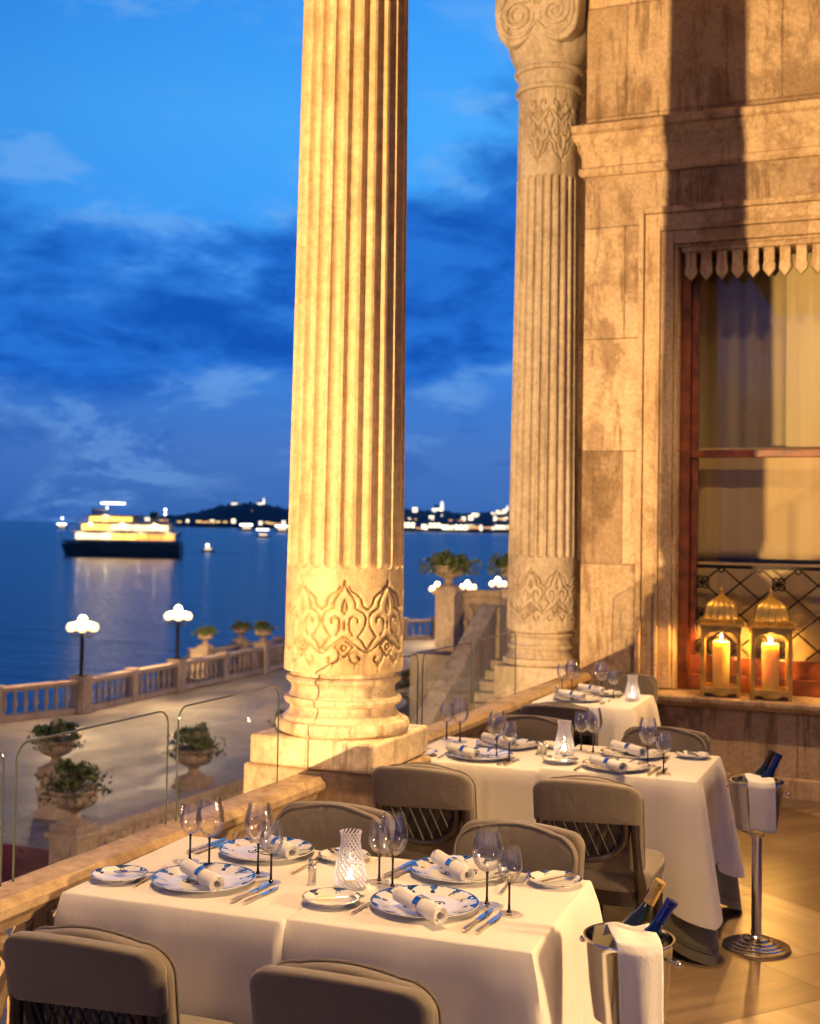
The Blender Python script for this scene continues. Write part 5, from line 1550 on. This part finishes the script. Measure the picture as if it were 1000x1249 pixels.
def small_boat(px, py, L, label, lampz, cabin=True, glow='whitewin'):
    c = atz(px, py, SEAZ); r = empty('motor_boat', c, label, 'boat', 'small boats on the strait', ang)
    ship_hull(MB(), L, L*.32, -.1, L*.13).build('hull', M['hull'], r, ang=40)
    cb = MB().box(-L*.22, L*.34, -L*.12, L*.12, L*.131, L*.30).build('cabin', M['shipwhite'], r, smooth=False, bevel=L*.01)
    for k in range(3): MB().box(-L*.2+L*.18*k, -L*.06+L*.18*k, -L*.125, -L*.115, L*.17, L*.27).build('window', M[glow], cb, smooth=False)
    MB().tube([(0, 0, L*.3), (0, 0, lampz)], L*.012, 6).build('mast', M['shipwhite'], r)
    return r
b1 = small_boat(253, 673, 3.6, 'small dark motor boat with bright white lamp in the ferry wake', 1.9)
MB().sphere((0, -.3, 1.75), .42, 12, 8, (1.1, 1, 1)).build('lamp', M['whitelamp'], b1)
b2 = small_boat(320, 656, 8.5, 'small boat with a white lamp bar in front of the left shore', 4.6)
MB().box(-3.6, 3.6, -.3, .3, 4.4, 5.2).build('lamp_bar', M['whitelamp'], b2, smooth=False)
for px, py, L, lab in ((300, 648, 18, 'far boat showing as a white light before the wooded headland'), (343, 649.5, 16, 'far boat showing as a white light beside the big column'), (75, 645, 12, 'far boat showing as a white light left of the ferry')):
    b = small_boat(px, py, L, lab, L*.45)
    MB().box(-L*.4, L*.4, -.5, .5, L*.36, L*.47).build('lamp_bar', M['whitelamp'], b, smooth=False)
def wake(cx, cy, L, wd, z=SEAZ+.03, seed=1):
    rr = random.Random(seed); vs = []; fs = []
    for i in range(160):
        s = rr.random(); x = -L/2+L*s; y = rr.gauss(0, wd*(.35+.5*s)); l = rr.uniform(.5, 2.0); w = rr.uniform(.08, .22); o = len(vs)
        vs += [(x-l, y, 0), (x, y-w, .01), (x+l, y, 0), (x, y+w, .01)]; fs.append((o, o+1, o+2, o+3))
    o = MB().add(vs, fs).build('wake_foam', M['foam'], None, smooth=False, fixn=False)
    o.location = (cx, cy, z); o.rotation_euler = (0, 0, ang); tag(o, 'white foam of the wake trailing behind the ferry', 'foam', kind='stuff')
w0 = atz(258, 675, SEAZ); wake(w0.x, w0.y, 18, 1.0)

# ------------------------------------------------------------------ far shores
def hill_mat(name, a, b_):
    m, t, b, o = new_mat(name); co = obj_co(t)
    n = t.noise(co, .012, 8, .7)
    t.link(t.ramp(n, [(.35, a), (.65, b_)]), b.inputs['Base Color']); b.inputs['Roughness'].default_value = .95
    return m
M['hill'] = hill_mat('wooded_hill', (.035, .045, .06), (.10, .115, .13))  # bluish distance haze is put into the colours of both hills
M['hill2'] = hill_mat('built_up_hill', (.08, .09, .11), (.18, .17, .18))
def hill(name, prof, dep, thick, mat, seed):
    """prof: (photo x, photo y of the ridge); a real ridge dep metres away, thick metres deep"""
    rr = random.Random(seed); cols = []
    xs = [prof[0][0]+(prof[-1][0]-prof[0][0])*k/110 for k in range(111)]
    def ridge(x):
        for (x0, y0), (x1, y1) in zip(prof, prof[1:]):
            if x0 <= x <= x1: return y0+(y1-y0)*(x-x0)/(x1-x0)
        return prof[-1][1]
    vs = []; rows = 9
    for x in xs:
        p = atd(x, ridge(x), dep); hz = max(.5, p.z-SEAZ)*(1+rr.uniform(-.05, .05))
        f = Vector((p.x, p.y, 0)).normalized()
        for j in range(rows):
            t = j/(rows-1); q = p+f*((t-.62)*thick)
            h = hz*sin(min(1, t/.62)*pi/2)**.85 if t < .62 else hz*cos((t-.62)/.38*pi/2)
            vs.append((q.x, q.y, SEAZ-1.5+ (h+1.5)*(1+rr.uniform(-.06, .06)) if 0 < j < rows-1 else SEAZ-1.5))
    fs = []
    for i in range(110):
        for j in range(rows-1): fs.append((i*rows+j, (i+1)*rows+j, (i+1)*rows+j+1, i*rows+j+1))
    o = MB().add(vs, fs).build(name, mat, ang=180); tag(o, kind='structure'); return ridge
DL, DR = 3300, 2700
rl = hill('far_headland', [(140, 638), (165, 635), (185, 631), (215, 628), (240, 625), (262, 619), (280, 615), (300, 613), (322, 614), (345, 619), (365, 622), (400, 626), (440, 630), (470, 634)], DL, 900, M['hill'], 5)
rl2 = hill('far_city_hill', [(400, 640), (440, 630), (475, 625), (492, 622), (510, 622), (530, 622.5), (552, 625), (575, 627), (600, 625), (625, 623), (660, 622), (720, 628), (790, 636), (860, 645)], DR, 800, M['hill2'], 6)
M['bwall'] = plain('pale_building_wall', (.22, .19, .17), .85, 0, .15, .1, 0)
M['win_w'] = emit('lit_white_windows', (1.0, .84, .58), 3.2); M['win_y'] = emit('lit_yellow_windows', (1.0, .60, .20), 2.0); M['win_o'] = emit('lit_orange_windows', (1.0, .50, .20), 1.6)
M['floodlit'] = emit('glowing_white_wall', (1.0, .90, .70), 1.6)  # floodlighting is put into the wall material as its own glow
def house_proto(w, d, h, wm, cols, rows, roof):
    root = empty('lit_building', (0, 0, 0), 'building', 'building')
    wl = MB().box(-w/2, w/2, -d/2, d/2, -6, h).build('wall', M['bwall'], root, smooth=False)
    if roof: MB().add([(-w/2-.5, -d/2-.5, h), (w/2+.5, -d/2-.5, h), (w/2+.5, d/2+.5, h), (-w/2-.5, d/2+.5, h), (-w/4, 0, h+roof), (w/4, 0, h+roof)], [(0,1,5,4), (1,2,5), (2,3,4,5), (3,0,4), (3,2,1,0)]).build('roof', M['hill2'], root, smooth=False)
    for r in range(rows):
        for c in range(cols):
            x = -w/2+w*(c+.5)/cols; z = h*(r+.5)/rows
            MB().box(x-w/cols*.36, x+w/cols*.36, -d/2-.15, -d/2+.1, z-h/rows*.34, z+h/rows*.34).build('window', M[wm], wl, smooth=False)
    return root
HP = [(house_proto(22, 12, 9, 'win_w', 3, 2, 3), []), (house_proto(16, 12, 7, 'win_y', 3, 1, 3), []), (house_proto(12, 10, 12, 'win_w', 2, 2, 0), []), (house_proto(26, 12, 6, 'win_o', 4, 1, 2), [])]
def far_building(px, py, dep, k, label, group, sc_=1.0):
    p = atd(px, py, dep); pr_, us = HP[k]
    return place(pr_, us, p, atan2(RV.y, RV.x), label, group, sc_)
rr = random.Random(12)
gR = 'lit buildings on the far city shore'; lR = 'small brightly lit building on the far city shore between the columns'
xs = [494, 498, 502, 513, 517, 521, 524, 527, 530, 533, 536, 540, 543, 546, 549, 552, 557, 562, 566, 570, 573, 576, 579, 582, 585, 593, 598, 606, 610, 616, 620]
for i, x in enumerate(xs): far_building(x, 646.4+.012*(x-490)+rr.uniform(-3.2, .2), DR-470, rr.choice((0, 0, 1, 2, 3)), lR, gR, rr.uniform(.62, 1.1))
for i, x in enumerate([493, 498, 504, 507, 519, 526, 531, 541, 547, 558, 565, 574, 598, 604, 611, 617, 621]): far_building(x, 638.5+rr.uniform(-4, 3), DR-330, rr.choice((1, 2, 2, 3)), lR, gR, rr.uniform(.45, .85))
for i in range(22): far_building(rr.uniform(492, 624), rr.uniform(629, 641), DR-260, rr.choice((1, 2, 3)), lR, gR, rr.uniform(.25, .5))
for x, y in ((601, 629.5), (607, 627), (612, 631), (615, 626), (578, 632), (582, 630.5), (506, 625)): far_building(x, y, DR-200, 2, lR, gR, rr.uniform(.6, .95))
gL = 'lit buildings along the far headland'; lL = 'small lit building on the waterline of the far wooded headland'
for x in (155, 161, 166, 171, 176, 182, 188, 194, 200): far_building(x, 636.2+rr.uniform(-.8, .3), DL-560, rr.choice((0, 3)), lL, gL, rr.uniform(.7, .95))
for x in (219, 229, 243, 247, 255, 259, 266, 275, 285, 318, 326, 331, 338, 346): far_building(x, 638.7+.018*(x-220)+rr.uniform(-2.0, .0), DL-540, rr.choice((1, 2, 3)), lL, gL, rr.uniform(.55, .85))
for x, y in ((303, 626), (306, 624), (324, 632), (330, 633)): far_building(x, y, DL-330, 1, lL, gL, .5)
def landmark(px, py, dep, label, tower=True, sc_=1.0):
    p = atd(px, py, dep); r = empty('floodlit_landmark', p, label, 'building', 'floodlit landmarks on the far hills', ang)
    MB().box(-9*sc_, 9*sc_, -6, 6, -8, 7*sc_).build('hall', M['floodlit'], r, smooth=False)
    MB().lathe([(6*sc_, 7*sc_), (6*sc_, 9*sc_), (5*sc_, 12*sc_), (2.5*sc_, 14.5*sc_), (.1, 15.5*sc_)], n=20).build('dome', M['bwall'], r)
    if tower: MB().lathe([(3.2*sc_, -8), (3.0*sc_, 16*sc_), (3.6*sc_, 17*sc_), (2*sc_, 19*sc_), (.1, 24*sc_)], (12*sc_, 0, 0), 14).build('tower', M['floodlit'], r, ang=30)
    return r
landmark(286, 616, DL-100, 'floodlit domed building on the left of the wooded headland crest', False, .8)
landmark(317, 616, DL-100, 'floodlit domed building with tower on the right of the wooded headland crest', True, .8)
landmark(532, 624, DR-60, 'floodlit hall with tall tower on the city ridge right of the big column', True, 1.0)
landmark(613, 627, DR-60, 'floodlit hall with tower on the city ridge beside the far column', True, .8)
